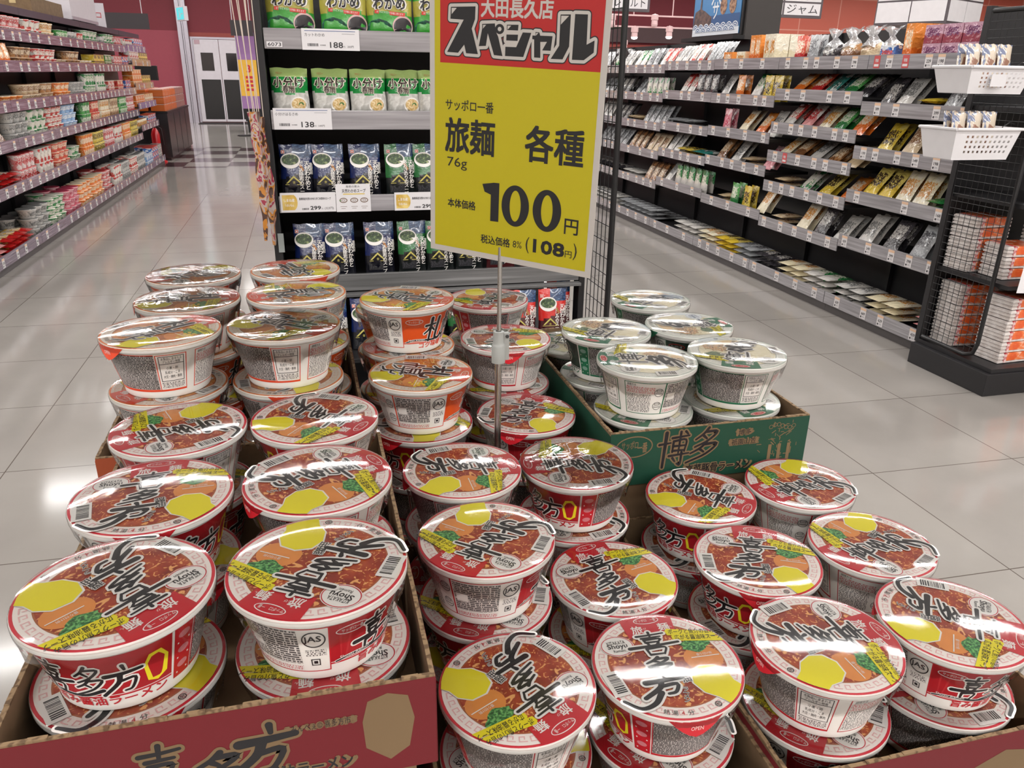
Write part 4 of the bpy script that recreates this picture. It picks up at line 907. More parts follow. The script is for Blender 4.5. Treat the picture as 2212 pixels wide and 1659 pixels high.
for i, (p, x, c) in enumerate(((PB, -.006, 'blue'), (PB, .081, 'blue'), (PB, .197, 'blue'), (PG, .296, 'green'), (PG, .382, 'green'), (PG, .47, 'green'), (PR, .57, 'red'), (PR, .68, 'red'))): place(p, x, YF, .751, rng.uniform(-.08, .08), -.1, '%s seaweed soup pouch, %s from the left on the grey-railed end-display shelf' % (c, OW[i]), 'soup pouch')
for i, (p, x, c) in enumerate(((PB, .04, 'blue'), (PB, .138, 'blue'), (PB, .235, 'blue'), (PG, .33, 'green'), (PG, .425, 'green'), (PG, .52, 'green'), (PR, .613, 'red'), (PR, .710, 'red'))): place(p, x, EY-.06, .551, rng.uniform(-.06, .06), -.1, '%s seaweed soup pouch, %s from the left on the lowest deck of the end display' % (c, OW[i]), 'soup pouch')
place(PR, .812-.055, EY+.02, .551, .03, -.1, 'red clam soup pouch standing behind the right end of the lowest deck', 'soup pouch', None, (.9, 1, 1.04))
# strips of snack packs hanging on strings at the left edge
snack = noisy('snack_wrapper', [(.36, (72, 44, 36)), (.44, (188, 122, 44)), (.5, (176, 160, 152)), (.56, (150, 44, 66)), (.62, (196, 176, 160)), (.7, (170, 116, 46))], 34, 2, 1.2, .3, coat=.8, interp='CONSTANT', stretch=(1, 1, .6))
for i, (x, y, z0, z1, rz) in enumerate(((-.118, 2.20, .885, 1.215, .5), (-.106, 2.255, .862, 1.20, .2))):
    t = empty('snack_strip', (x, y, z0), rz, ('outer strip of snack packs hanging on strings left of the end display', 'inner strip of snack packs hanging on strings left of the end display')[i], 'snack strip')
    g = Geo(); n = 26
    for k in range(n+1):
        v = k/n; z = v*(z1-z0); ww = .016*(.25+.75*min(1, v*2.2))*(1+.14*math.sin(v*26+i)); th = .007+.006*abs(math.sin(v*16+i)); off = .008*math.sin(v*3+i)
        g.v += [(-ww+off, 0, z), (off, -th, z), (ww+off, 0, z), (off, th, z)]; g.uv += [(0, 0)]*4
        if k:
            b_ = 4*k
            for q in range(4): g.f.append((b_-4+q, b_-4+(q+1) % 4, b_+(q+1) % 4, b_+q)); g.m.append(g.mi(snack))
    g.f.append((3, 2, 1, 0)); g.m.append(0); g.build('pack_strip', t, smooth=True)
    for q in range(3): g = Geo(); g.tube([((q-1)*.01, 0, z1-z0-.004), ((q-1)*.02-.012, 0, 1.54-z0)], .0012, mat('string', (206, 190, 178), .6), 5); g.build('string', t)
    g = Geo(); g.tube([(-.03, 0, 1.54-z0), (.02, 0, 1.545-z0), (.05, 0, 1.54-z0)], .005, mat('red_hook', (190, 30, 40), .4), 8); g.build('hook', t)
# ------------------------------------------------------------------ long gondolas of goods
ORD = ('nearest', 'second', 'third', 'fourth', 'fifth', 'sixth', 'seventh', 'eighth', 'ninth', 'tenth', 'eleventh', 'twelfth', 'thirteenth', 'fourteenth', 'fifteenth', 'sixteenth', 'seventeenth', 'eighteenth', 'nineteenth', 'twentieth', 'twenty-first', 'twenty-second', 'twenty-third', 'twenty-fourth', 'twenty-fifth', 'twenty-sixth', 'twenty-seventh', 'twenty-eighth', 'twenty-ninth', 'thirtieth')
TAGW = mat('tag_white', (218, 214, 214), .5, vary=.01); TAGO = mat('tag_orange', (222, 186, 156), .5); TAGR = mat('tag_red', (196, 80, 80), .5)
_tags = {}
def tag_mesh(price, red=False, w=.048, h=.062):
    k = (price, red)
    if k in _tags: return _tags[k]
    g = Geo(); g.box(-w/2, w/2, -.0012, 0, 0, h, TAGR if red else TAGW); a = Art(g, lambda x, y, L: (x/1000, -.0012-.0005*L, y/1000))
    if red: a.text('特価', 0, 38, 16, 1, TAGW, w=24, bold=.02); a.rect(-18, 8, 18, 20, 1, TAGW)
    else:
        a.rect(-w*500, h*1000-13, w*500, h*1000, 1, TAGO); a.text(price, 1, 31, 18, 1, INK, w=30, bold=.02); a.rect(-18, 6, -8, 16, 1, INK); a.rect(-4, 9, 18, 11, 1, mat('pale_ink', (150, 150, 156))); a.rect(-4, 14, 14, 16, 1, MATS['pale_ink'])
    _tags[k] = g.mesh('price_tag'); return _tags[k]
def gondola(side, xf, y0, y1, levels, label, top, prices, seed):
    """side +1 stands on the right and faces -x; levels: (lip bottom, lip height, setback, depth)"""
    d = side; t = empty('gondola_unit', (xf, y0, 0), 0, label, 'shelf unit'); L = y1-y0; dep = .47; rr = random.Random(seed)
    def bx(name, x0, x1, ya, yb, z0, z1, m, par=t):
        g = Geo(); g.box(min(d*x0, d*x1), max(d*x0, d*x1), ya, yb, z0, z1, m); return g.build(name, par)
    bx('back_panel', dep, dep+.02, .001, L-.001, 0, top, SHELFBLK); bx('base_kick', .02, dep-.002, .001, L-.001, 0, .045, mat('kick_grey', (84, 80, 80), .5)); bx('upright', dep-.03, dep-.002, .001, .03, .0455, top, SHELFBLK)
    if side < 0: q_ = bx('top_shelf', .14, dep-.033, .002, L-.002, top-.035, top-.015, SHELFBLK); bx('shelf_edge', .125, .139, .002, L-.002, top-.06, top-.005, mat('edge_plum', (62, 50, 62), .4), q_)
    out = []
    for k, (z, lh, sb, dp) in enumerate(levels):
        sh = bx('shelf', sb+.006, min(sb+dp, dep-.033), .002, L-.002, z+.012, z+.03, SHELFBLK)
        bx('price_rail', sb, sb+.0055, .003, L-.003, z, z+lh, RAILM if side > 0 else RAILL, sh)
        pr = prices[k] if prices and k < len(prices) and prices[k] else None
        n = len(pr) if pr else rr.randint(3, 5)
        for i in range(n):
            p = pr[i] if pr else rr.choice(('128', '158', '168', '198', '228', '258', '298', '398'))
            o = bpy.data.objects.new('price_tag', tag_mesh(p, p == 'R')); COL.objects.link(o); o.parent = sh
            o.location = (d*(sb-.0003), L*(i+.5+rr.uniform(-.2, .2))/n, z+.005); o.rotation_euler = (0, 0, -PI/2 if side > 0 else PI/2)
        nz_ = levels[k+1][0] if k+1 < len(levels) else (top if side > 0 else top-.035)+.3*(side > 0)
        out.append((z+.031, sb, dp, nz_-z))
    return out
RAILL = noisy('price_rail_lilac_lit', [(.35, (106, 96, 110)), (.55, (130, 119, 134)), (.7, (166, 155, 168))], 9, 2, 0, .22, coat=.7, stretch=(.3, .3, 9))  # lilac tint of the light on this side is put into the rail colour
# ---- item prototypes
_pp = {}
def cup_proto(kind, cols, seed):
    k = (kind, cols, seed)
    if k in _pp: return _pp[k]
    sm = pack_mat('cup_%s_%d' % ('_'.join('%d%d%d' % c for c in cols), seed), cols[0], cols[1], cols[2], 0, .4, seed); lm = mat('cuplid_%d%d%d' % cols[2], cols[2], .35, coat=.6); g = Geo()
    if kind == 'bowl': g.lathe([(.050, 0), (.053, .004), (.068, .062), (.072, .064), (.072, .070)], sm, 22); g.lathe([(.072, .0702), (.070, .0725), (.004, .073)], lm, 22, capb=False, capt=True); nm = 'noodle_bowl'
    elif kind == 'tall': g.lathe([(.036, 0), (.038, .003), (.046, .098), (.049, .100), (.049, .106)], sm, 20); g.lathe([(.049, .1062), (.047, .108), (.004, .1085)], lm, 20, capb=False, capt=True); nm = 'noodle_cup'
    elif kind == 'box': g.box(-.075, .075, -.06, .06, 0, .062, sm); g.box(-.078, .078, -.063, .063, .0625, .07, lm); nm = 'noodle_tray'
    _pp[k] = (g.mesh('shelf_'+nm, smooth=(kind != 'box'), angle=35), nm); return _pp[k]
def pack_proto(kind, cols, seed):
    k = (kind, cols, seed)
    if k in _pp: return _pp[k]
    nm_ = '_'.join('%d%d%d' % c for c in cols)
    m = pack_mat('pack_%s_%d' % (nm_, seed), cols[0], cols[1], cols[2], (0, .62, .5)[seed % 3], .26, seed)
    if kind == 'pouch': g, _ = bag_geo(.105, .165, .042, 'pouch', m, seed, 6, 9); nm = 'food_pouch'
    elif kind == 'bottle': g = Geo(); g.lathe([(.026, 0), (.028, .01), (.028, .12), (.012, .15), (.012, .175)], m, 16, capt=True); nm = 'jar'
    elif kind == 'carton': g = Geo(); g.box(-.032, .032, -.05, .05, 0, .185, m); nm = 'food_box'
    elif kind == 'small': g = Geo(); g.box(-.06, .06, -.04, .04, 0, .085, m); nm = 'food_box'
    elif kind == 'tied':
        m2 = film_mat('tied_bag_film', .8, 40, .12, .12, body=.28); g, _ = bag_geo(.15, .105, .09, 'stand', m, seed, 8, 8, 1.3)
        b_ = len(g.v); n = 14
        for (r, z) in ((.062, .085), (.035, .118), (.012, .140), (.03, .165), (.052, .188)):
            for j in range(n): t = 2*PI*j/n; q = 1+.3*math.sin(5*t+seed+z*60); g.v.append((r*q*1.1*math.cos(t), r*q*.7*math.sin(t), z+.008*math.sin(3*t))); g.uv.append((0, 0))
        for i in range(4):
            for j in range(n): g.f.append((b_+i*n+j, b_+i*n+(j+1) % n, b_+(i+1)*n+(j+1) % n, b_+(i+1)*n+j)); g.m.append(g.mi(m2))
        nm = 'tied_bag'
    else: g, _ = bag_geo(.115, .19, .03 if kind == 'flat' else .026, 'pillow', m, seed, 6, 9, 1.2); nm = 'flat_food_bag' if kind == 'flat' else 'food_bag'
    _pp[k] = (g.mesh('pack_'+kind, smooth=True, angle=60), nm); return _pp[k]
def put(proto, x, y, z, rot, lab, cat):
    o = bpy.data.objects.new(proto[1], proto[0]); COL.objects.link(o); o.location = (x, y, z); o.rotation_euler = rot; tag(o, lab, cat, lab); return o
def fill(side, xf, y, yend, z, sb, dp, kind, cols, lab, seed, layers, gap=.3):
    if yend-y < {'bowl': .1465, 'box': .16, 'tied': .172, 'small': .126, 'pouch': .116}  .get(kind, .1) or yend-y < {'lean': .128, 'flat': .135}.get(kind, 0): return
    d = side; rr = random.Random(seed); rz = -PI/2 if side > 0 else PI/2; X = lambda a: xf+d*(sb+a)
    if kind in ('bowl', 'tall', 'box'):
        p = cup_proto(kind, cols, seed % 3); w = {'bowl': .1465, 'tall': .1005, 'box': .160}[kind]; h = {'bowl': .0735, 'tall': .109, 'box': .0705}[kind]; r = {'bowl': .076, 'tall': .053, 'box': .066}[kind]
        n = max(1, int((yend-y)/w)); rows = 2 if z < .3 else 1
        for i in range(n):
            for q in range(rows):
                for s_ in range(layers if q == 0 else max(1, layers-1+(rr.random() < .5))):
                    put(p, X(.02+r+q*2.02*r), y+w*(i+.5), z+h*s_, (0, 0, rz+(rr.uniform(-.4, .4) if kind != 'box' else 0)), lab, 'noodle packs')
    elif kind == 'flat':
        p = pack_proto('flat', cols, seed % 3); n = max(1, int((yend-y)/.135)); layers = min(layers, 2) if side > 0 else min(layers, 3)
        for i in range(n):
            for q in range(2 if side > 0 and z < .1 else 1):
                for s_ in range(1 if q else layers+(1 if side > 0 and z < .1 else 0)): # lying bags, top towards the aisle
                    put(p, X(.018+q*.196), y+.135*(i+.5), z+.02+.038*s_, (-PI/2, 0, rz+rr.uniform(-.05, .05)), lab, 'food bag')
    elif kind == 'lean':
        p = pack_proto('pillow', cols, seed % 3); n = max(1, int((yend-y)/.128)); a = max(rr.uniform(.5, .7), math.acos(max(.2, min(1, (gap-.066)/.19))))
        for i in range(n):
            for q in range(layers): put(p, X(.05+q*.055), y+.128*(i+.5), z+.012, (-a, 0, rz+rr.uniform(-.03, .03)), lab, 'food bag')
    else:
        p = pack_proto(kind, cols, seed % 3); w = {'pouch': .116, 'bottle': .062, 'carton': .068, 'small': .126, 'tied': .172}[kind]; dd = {'pouch': .055, 'bottle': .064, 'carton': .106, 'small': .085, 'tied': .115}[kind]
        n = max(1, int((yend-y)/w))
        for i in range(n):
            for q in range(2):
                for s_ in range(layers if kind == 'small' else 1): put(p, X(.03+dd*(q+.5)), y+w*(i+.5), z+.002+.0855*s_, (-.05 if kind == 'pouch' else 0, 0, rz+rr.uniform(-.03, .03)), lab, 'food pack')
COLW = {}
def C_(name, *c): COLW[name] = c
W_ = (208, 204, 198)
C_('white', W_, (196, 194, 190), (120, 120, 118)); C_('white and green', W_, (46, 130, 70), (230, 226, 210)); C_('white and red', W_, (196, 60, 54), (236, 226, 214)); C_('red', (190, 40, 40), (214, 84, 60), (236, 216, 190)); C_('red and yellow', (190, 34, 34), (226, 180, 60), (230, 214, 200))
C_('orange', (222, 110, 34), (232, 142, 60), (240, 220, 190)); C_('yellow', (222, 190, 60), (230, 208, 110), (70, 54, 40)); C_('brown', (120, 78, 46), (170, 120, 74), (222, 200, 170)); C_('beige', (206, 182, 146), (226, 206, 176), (150, 110, 80)); C_('pink', (220, 140, 150), (232, 190, 194), (190, 60, 90)); C_('pink and white', (222, 150, 150), (232, 224, 220), (196, 60, 60))
C_('green', (40, 120, 60), (80, 160, 80), (226, 230, 210)); C_('blue', (110, 150, 200), (150, 184, 220), (232, 236, 240)); C_('blue and white', (60, 110, 180), (226, 230, 236), (210, 80, 70)); C_('dark', (44, 42, 46), (70, 66, 70), (190, 186, 180)); C_('silver', (150, 152, 154), (190, 192, 194), (92, 92, 96)); C_('purple', (120, 70, 120), (170, 120, 150), (226, 200, 210)); C_('plum and red', (150, 62, 78), (196, 152, 170), (120, 66, 104)); C_('cream', (232, 220, 186), (240, 232, 210), (206, 140, 60)); C_('teal and white', (60, 140, 130), (222, 228, 224), (60, 90, 80)); C_('yellow and brown', (206, 160, 50), (140, 90, 50), (230, 206, 130))
def stock(side, xf, shelf_word, hand, runs_by_section, levels_z, bounds):
    """runs_by_section: {section: [(kind, colour, share, layers)]}, near to far"""
    cnt = 0
    for s_ in sorted(runs_by_section):
        z, sb, dp, gap = levels_z[s_]; y, ye = bounds[s_]; y += .012; tot = sum(r[2] for r in runs_by_section[s_])
        for (kind, col, share, lay) in runs_by_section[s_]:
            yn = y+(bounds[s_][1]-bounds[s_][0]-.024)*share/tot
            if col:
                noun = {'bowl': 'noodle bowl', 'tall': 'noodle cup', 'box': 'noodle tray', 'flat': 'flat-lying bag', 'lean': 'leaning bag', 'pouch': 'pouch', 'bottle': 'jar', 'carton': 'slim box', 'small': 'small box', 'tied': 'tied bag'}[kind]
                lab = '%s %s, %s group along the %s shelf, %s gondola' % (col, noun, ORD[min(cnt, 29)], shelf_word, hand)
                fill(side, xf, y, yn, z, sb, dp, kind, COLW[col], lab, (cnt*37+len(shelf_word)*11+(side+1)*5) % 997, lay, gap); cnt += 1
            y = yn
# ---- right-hand gondola
RB = [(3.115, 3.98), (3.98, 4.86), (4.86, 5.73), (5.73, 6.60), (6.60, 7.48), (7.48, 8.36), (8.36, 9.24), (9.24, 10.12)]
RZ = [[.05, .40, .66, .90, 1.135, 1.372], [.05, .365, .605, .80, .98, 1.185, 1.372], [.05, .395, .69, .905, 1.138, 1.372], [.05, .42, .67, .89, 1.140, 1.366], [.05, .375, .63, .87, 1.110, 1.342]]+[[.05, .375, .63, .87, 1.110, 1.342]]*3
RPR = [[['429', '629', '669', '639'], ['300', '398', '399', '249', '439'], ['168', '289', '279'], ['168', '198', '149', '199', '169', '199'], ['427', '399', '399', '389'], ['399', '198', '198', '229', 'R', '258', 'R']],
 [['128', '128', '429', '429'], ['239', '168', '219', '228', '219'], ['239', '238', '168', '210', '238', '338'], ['228', '259', '228', '239', 'R', '238'], ['128', '198', '128', '218', '198', '278'], ['498', '498', '328', '498'], ['398', '398', '498', '498', '498']]]
RLV = []
for i, (y0, y1) in enumerate(RB):
    lv = [(z, .072, (.0 if k == 0 else .03), (.40 if k == 0 else .34)) for k, z in enumerate(RZ[i])]
    RLV.append(gondola(1, 3.0, y0, y1, lv, 'black shelf unit in the right-hand gondola, %s from the shopper' % ORD[i], 1.60, RPR[i] if i < 2 else None, 40+i))
def rstock(word, idx, runs):
    lz = {s_: RLV[s_][idx[s_]] for s_ in runs}; stock(1, 3.0, word, 'right-hand', runs, lz, RB)
T5 = [5, 6, 5, 5, 5, 5, 5, 5]
rstock('top', T5, {0: [('small', 'plum and red', 5, 2), ('carton', 'orange', 1, 1), ('small', 'blue and white', 1.3, 1)], 1: [('tied', 'beige', 1, 1), ('tied', 'brown', 1, 1), ('tied', 'dark', 1.1, 1), ('pouch', 'silver', .8, 1), ('pouch', 'red', 1, 1)], 2: [('lean', 'white', .6, 2), ('carton', 'cream', 1, 1), ('carton', 'orange', 1, 1), ('small', 'cream', 1, 1), ('small', 'orange', 1, 1)], 3: [('lean', 'silver', 1.2, 2), ('lean', 'white and red', 1, 2), ('lean', 'white', 1, 2)], 4: [('lean', 'white and red', 1, 2), ('lean', 'silver', 1, 2), ('lean', 'white and green', 1, 2)], 5: [('lean', 'white', 1, 2), ('tied', 'white and green', 1, 1), ('lean', 'silver', 1, 1)], 6: [('lean', 'white and green', 1, 1), ('pouch', 'cream', 1, 1)]})
rstock('second-highest', [4, 5, 4, 4, 4, 4, 4, 4], {0: [('lean', 'red', .9, 2), ('lean', 'silver', .6, 2), ('flat', 'yellow', 1, 3), ('lean', 'white', .6, 2), ('lean', 'dark', .8, 2)], 1: [('lean', 'dark', .8, 2), ('lean', 'green', 1, 2), ('lean', 'teal and white', .8, 2), ('lean', 'red', 1, 2), ('lean', 'orange', 1, 2)], 2: [('pouch', 'yellow', 1.2, 1), ('lean', 'white and green', .9, 2), ('pouch', 'orange', 1, 1), ('lean', 'white', .6, 2)], 3: [('pouch', 'dark', 1.4, 1), ('lean', 'white and red', 1, 2), ('lean', None, .5, 1)], 4: [('pouch', 'white and green', 1.4, 1), ('lean', 'silver', 1, 2)], 5: [('lean', 'dark', 1, 2), ('lean', 'silver', 1, 2)], 6: [('pouch', 'dark', 1, 1)]})
rstock('third-highest', [3, 4, 3, 3, 3, 3], {0: [('lean', 'cream', 1, 2), ('lean', 'orange', .9, 2), ('lean', 'beige', .9, 2), ('lean', 'yellow', 1, 2)], 1: [('lean', 'orange', 1, 2), ('lean', 'green', .8, 2), ('lean', 'cream', 1, 2), ('lean', 'pink and white', 1.1, 2), ('lean', 'white and red', .8, 2)], 2: [('lean', 'white', .7, 2), ('lean', 'orange', 1, 2), ('lean', 'cream', 1, 2), ('pouch', 'pink', 1, 1)], 3: [('flat', 'white and green', 1, 1), ('flat', 'silver', 1.2, 2)], 4: [('lean', 'silver', 1.6, 2), ('flat', 'beige', 1, 2)], 5: [('lean', 'dark', 1, 2), ('lean', 'white', 1, 2)]})
rstock('fourth-highest', [2, 3, 2, 2, 2, 2], {0: [('flat', 'green', 1, 2), ('lean', 'cream', 1, 2), ('lean', 'yellow', 1.1, 2)], 1: [('lean', 'beige', 1, 2), ('lean', 'brown', 1, 2), ('lean', 'white', 1, 2), ('lean', 'brown', .8, 2), ('lean', 'cream', .8, 2)], 2: [('lean', 'pink', 1, 2), ('flat', 'beige', 1, 3), ('lean', 'white', 1, 2), ('lean', 'brown', .8, 2)], 3: [('flat', 'teal and white', 1, 2), ('flat', 'yellow', 1, 2), ('lean', 'white', 1, 2)], 4: [('lean', 'beige', 1, 2), ('lean', 'brown', 1, 2)], 5: [('lean', 'silver', 1, 2)]})
rstock('fifth-highest', [1, 2, 1, 1, 1, 1], {0: [('lean', 'white and red', 1, 2), ('lean', 'silver', 1, 2), ('lean', 'dark', 1, 2), ('lean', 'white', 1, 2)], 1: [('lean', 'orange', 1, 2), ('lean', 'yellow', 1, 2), ('lean', 'white and green', 1, 2), ('flat', 'beige', 1, 3)], 2: [('lean', 'cream', 1, 2), ('pouch', 'yellow', .8, 1), ('pouch', 'green', .6, 1), ('flat', 'beige', 1, 3), ('lean', 'red', .6, 2)], 3: [('pouch', 'white and green', 2, 1), ('lean', 'white', .5, 2)], 4: [('lean', 'brown', 1, 2), ('flat', 'white', 1, 3)], 5: [('flat', 'dark', 1, 2)]})
rstock('sixth-highest', [0, 1, 0, 0, 0, 0], {1: [('lean', 'white', .8, 2), ('lean', 'dark', .8, 2), ('lean', 'cream', 1, 2), ('flat', 'beige', 1, 3)]})
rstock('lowest', [0, 0, 0, 0, 0, 0], {0: [('flat', 'pink and white', .9, 3), ('flat', 'cream', 1, 3), ('flat', 'white', 1, 3)], 1: [('flat', 'white and green', 1, 3), ('flat', 'cream', 1, 4), ('flat', 'dark', 1, 4)], 2: [('flat', 'silver', 1, 4), ('flat', 'yellow', 1, 4), ('flat', 'cream', 1, 4)], 3: [('flat', 'white', 1, 3), ('flat', None, 1, 1)], 4: [('flat', 'silver', 2, 4)], 5: [('flat', 'white', 2, 4)]})
# ---- left-hand gondola
LB = [(4.73, 5.70), (5.70, 6.67), (6.67, 7.64), (7.64, 8.61), (8.61, 9.58), (9.58, 10.55), (10.55, 11.52), (11.53, 12.9)]
LZ = [.05, .45, .742, 1.002, 1.27, 1.487]
LLV = []
for i, (y0, y1) in enumerate(LB):
    lv = [(z, .08, (.0 if k == 0 else .02 if k < 5 else .06), (.42 if k == 0 else .33)) for k, z in enumerate(LZ if i < 7 else [.05, .54, .81, 1.05, 1.335, 1.51])]
    LLV.append(gondola(-1, -2.0, y0, y1, lv, 'black shelf unit in the left-hand gondola, %s from the shopper' % ORD[i], 1.75, None, 70+i))
def lstock(word, k, runs): stock(-1, -2.0, word, 'left-hand', runs, {s_: LLV[s_][k] for s_ in runs}, LB)
lstock('top', 5, {1: [('bowl', 'yellow and brown', 1, 2)], 2: [('bowl', 'yellow and brown', 1, 2), ('bowl', 'pink and white', 1.2, 2)], 3: [('bowl', 'white and red', 1.2, 2), ('bowl', 'cream', 1, 2)], 4: [('tall', 'green', .8, 1), ('tall', 'white', .8, 1), ('tall', 'white and red', .6, 1)], 5: [('bowl', 'white and green', 1.6, 2), ('tall', 'white', .6, 1)], 6: [('bowl', 'white and green', 1, 2), ('box', 'pink and white', 1, 2)], 7: [('tall', 'white and red', 1, 1), ('box', 'blue and white', 1, 2)]})
lstock('second-highest', 4, {1: [('pouch', 'orange', 1, 1)], 2: [('pouch', 'orange', .8, 1), ('bowl', 'brown', 1, 2)], 3: [('bowl', 'white and red', 1.4, 2), ('bowl', 'beige', .8, 1)], 4: [('bowl', 'brown', 1, 2), ('bowl', 'cream', 1, 1)], 5: [('box', 'yellow', 1, 2), ('box', 'green', .8, 2)], 6: [('box', 'pink and white', 1, 2), ('box', 'blue and white', .8, 2)], 7: [('box', 'white and red', 1, 2), ('box', 'yellow', 1, 2)]})
lstock('third-highest', 3, {1: [('bowl', 'orange', 1, 2)], 2: [('bowl', 'orange', 1, 1), ('bowl', 'beige', 1, 2)], 3: [('bowl', 'brown', .8, 2), ('bowl', 'orange', 1, 2)], 4: [('bowl', 'white', 1, 2), ('tall', 'white and green', 1, 2)], 5: [('tall', 'white and green', 1, 2), ('box', 'white and red', 1, 2)], 6: [('box', 'red', 1, 2), ('box', 'blue and white', 1, 2)], 7: [('box', 'orange', 1, 3), ('box', 'yellow', 1, 2)]})
lstock('fourth-highest', 2, {1: [('lean', 'brown', 1, 2)], 2: [('bowl', 'white', 1, 3), ('bowl', 'white and green', 1, 3)], 3: [('bowl', 'white and red', 1, 3), ('bowl', 'blue', 1, 3)], 4: [('tall', None, .4, 1), ('tall', 'green', .8, 2), ('tall', 'red', .8, 2)], 5: [('tall', 'cream', 1, 2), ('tall', 'beige', 1, 2)], 6: [('tall', 'green', 1, 2), ('tall', 'pink and white', 1, 2)], 7: [('box', 'orange', 1, 2), ('box', 'cream', 1, 2)]})
lstock('fifth-highest', 1, {0: [('flat', 'red', 1, 4)], 1: [('flat', 'red', 1, 4), ('flat', 'red and yellow', .8, 4)], 2: [('tall', 'pink and white', 1, 2), ('tall', 'white and red', 1, 2)], 3: [('bowl', 'red', 1, 3), ('bowl', 'white and green', .8, 2)], 4: [('tall', 'orange', 1, 2), ('tall', 'yellow', 1, 2)], 5: [('tall', 'pink and white', 1, 2), ('tall', 'white and red', 1, 2)], 6: [('tall', 'orange', 1, 2), ('tall', 'yellow', 1, 2)], 7: [('tall', 'cream', 1, 1), ('box', 'blue and white', 1, 2)]})
lstock('lowest', 0, {0: [('flat', 'pink and white', 1, 6)], 1: [('flat', 'pink and white', .7, 6), ('flat', 'red and yellow', 1.2, 6)], 2: [('bowl', 'white', 1, 3), ('bowl', 'white and green', 1, 3)], 3: [('bowl', 'pink', 1, 3), ('bowl', 'orange', 1, 3)], 4: [('bowl', 'orange', 1, 3), ('bowl', 'pink and white', .8, 3)], 5: [('tall', 'white and red', 1, 2), ('tall', 'white', 1, 2)], 6: [('tall', 'white and red', .8, 2), ('tall', 'white', 1, 2)], 7: [('box', 'blue', 1, 2), ('box', 'blue and white', 1, 3), ('box', 'white', .8, 3)]})
# ------------------------------------------------------------------ back of the shop
def pbox(name, parent, b, m, bev=0, loc=None):
    g = Geo(); g.box(*b, m); return g.build(name, parent, bevel=bev)
DW = mat('door_white', (206, 200, 206), .4); BLK = mat('satin_black', (24, 24, 26), .35); ALU = mat('brushed_trim', (186, 180, 190), .35, metal=.5)
d = empty('door_1', (-1.915, 22.985, 0)); d['kind'] = 'structure'
for nm, b in (('door_frame', (-.67, -.615, -.03, .0, 0, 2.07)), ('door_frame', (.615, .67, -.03, .0, 0, 2.07)), ('door_frame', (-.614, .614, -.03, .0, 2.02, 2.07))): pbox(nm, d, b, ALU)
for sx in (-1, 1):
    x0, x1 = (-.61, -.006) if sx < 0 else (.006, .61)
    lf = pbox('door_leaf', d, (x0, x1, -.022, -.004, .02, 2.012), DW); cx = (x0+x1)/2
    pbox('kick_panel', lf, (x0+.10 if sx < 0 else x0+.03, x1-.03 if sx < 0 else x1-.10, -.026, -.0222, .08, 1.06), mat('kick_black', (30, 28, 28), .4))
    pbox('door_window', lf, (cx-.15, cx+.15, -.03, -.0222, 1.27, 1.70), mat('door_glass', (22, 22, 26), .12, coat=1), .02)
    pbox('hinge_cover', lf, (x0+.03 if sx < 0 else x1-.16, x0+.16 if sx < 0 else x1-.03, -.03, -.0222, 1.9, 2.0), mat('hinge_pink', (180, 150, 158), .4))
g = Geo(); g.box(-2.84, -2.60, 22.86, 22.995, 0, CEIL, ALU); g.box(-2.745, -2.735, 22.85, 22.86, 0, CEIL, BLK); g.box(-2.70, -2.695, 22.85, 22.86, 0, CEIL, BLK); struct(g.build('trim_1'))
g = Geo(); g.box(5, 13.1, 22.9, 22.995, 2.22, 2.62, mat('soffit_grey', (74, 52, 54), .6)); struct(g.build('trim_2'))
pbox('floor_mat', None, (-2.55, -1.25, 22.2, 22.8, .0005, .012), mat('dark_mat', (50, 44, 46), .9)); tag(bpy.data.objects['floor_mat'], 'dark doormat lying before the swing doors', 'mat')
# exit lamp on its rod
t = empty('exit_sign', (-1.90, 16.2, 2.10), rad(-62), 'small hanging green-lit exit box sign', 'sign')
pbox('sign_case', t, (-.17, .17, -.035, .035, 0, .23), DW, .004); pbox('lit_face', t, (-.15, .15, -.0385, -.0355, .02, .21), emis('exit_glow', (110, 220, 226), 1.1)); g = Geo(); g.tube([(0, 0, .23), (0, 0, CEIL-2.10)], .012, DW, 8); g.build('rod', t)
g = Geo(); a = Art(g, lambda x, y, L: (x/1000, -.0387-.0004*L, y/1000)); a.brush([(-40, 150), (-20, 120), (-40, 80), (-70, 50)], 18, 1, DW); a.brush([(-20, 120), (10, 90), (0, 45)], 18, 1, DW); a.ell(-20, 175, 16, 16, 1, DW, 14); a.brush([(50, 110), (110, 110)], 14, 1, DW); g.build('pictogram', t)
# dark hanging boards
for (x, y, z, w_, h_, lab) in ((-3.05, 16.8, 1.97, .98, .26, 'dark hanging aisle board over the left-hand gondola'), (-1.0, 17.6, 1.93, .42, .28, 'small dark hanging board to the right of the exit sign')):
    t = empty('hanging_board', (x, y, z), 0, lab, 'sign'); pbox('board', t, (-w_/2, w_/2, -.02, .02, 0, h_), mat('board_dark', (52, 44, 48), .5))
    for sx in (-.4, .4): g = Geo(); g.tube([(sx*w_, 0, h_), (sx*w_, 0, CEIL-z)], .008, DW, 6); g.build('rod', t)
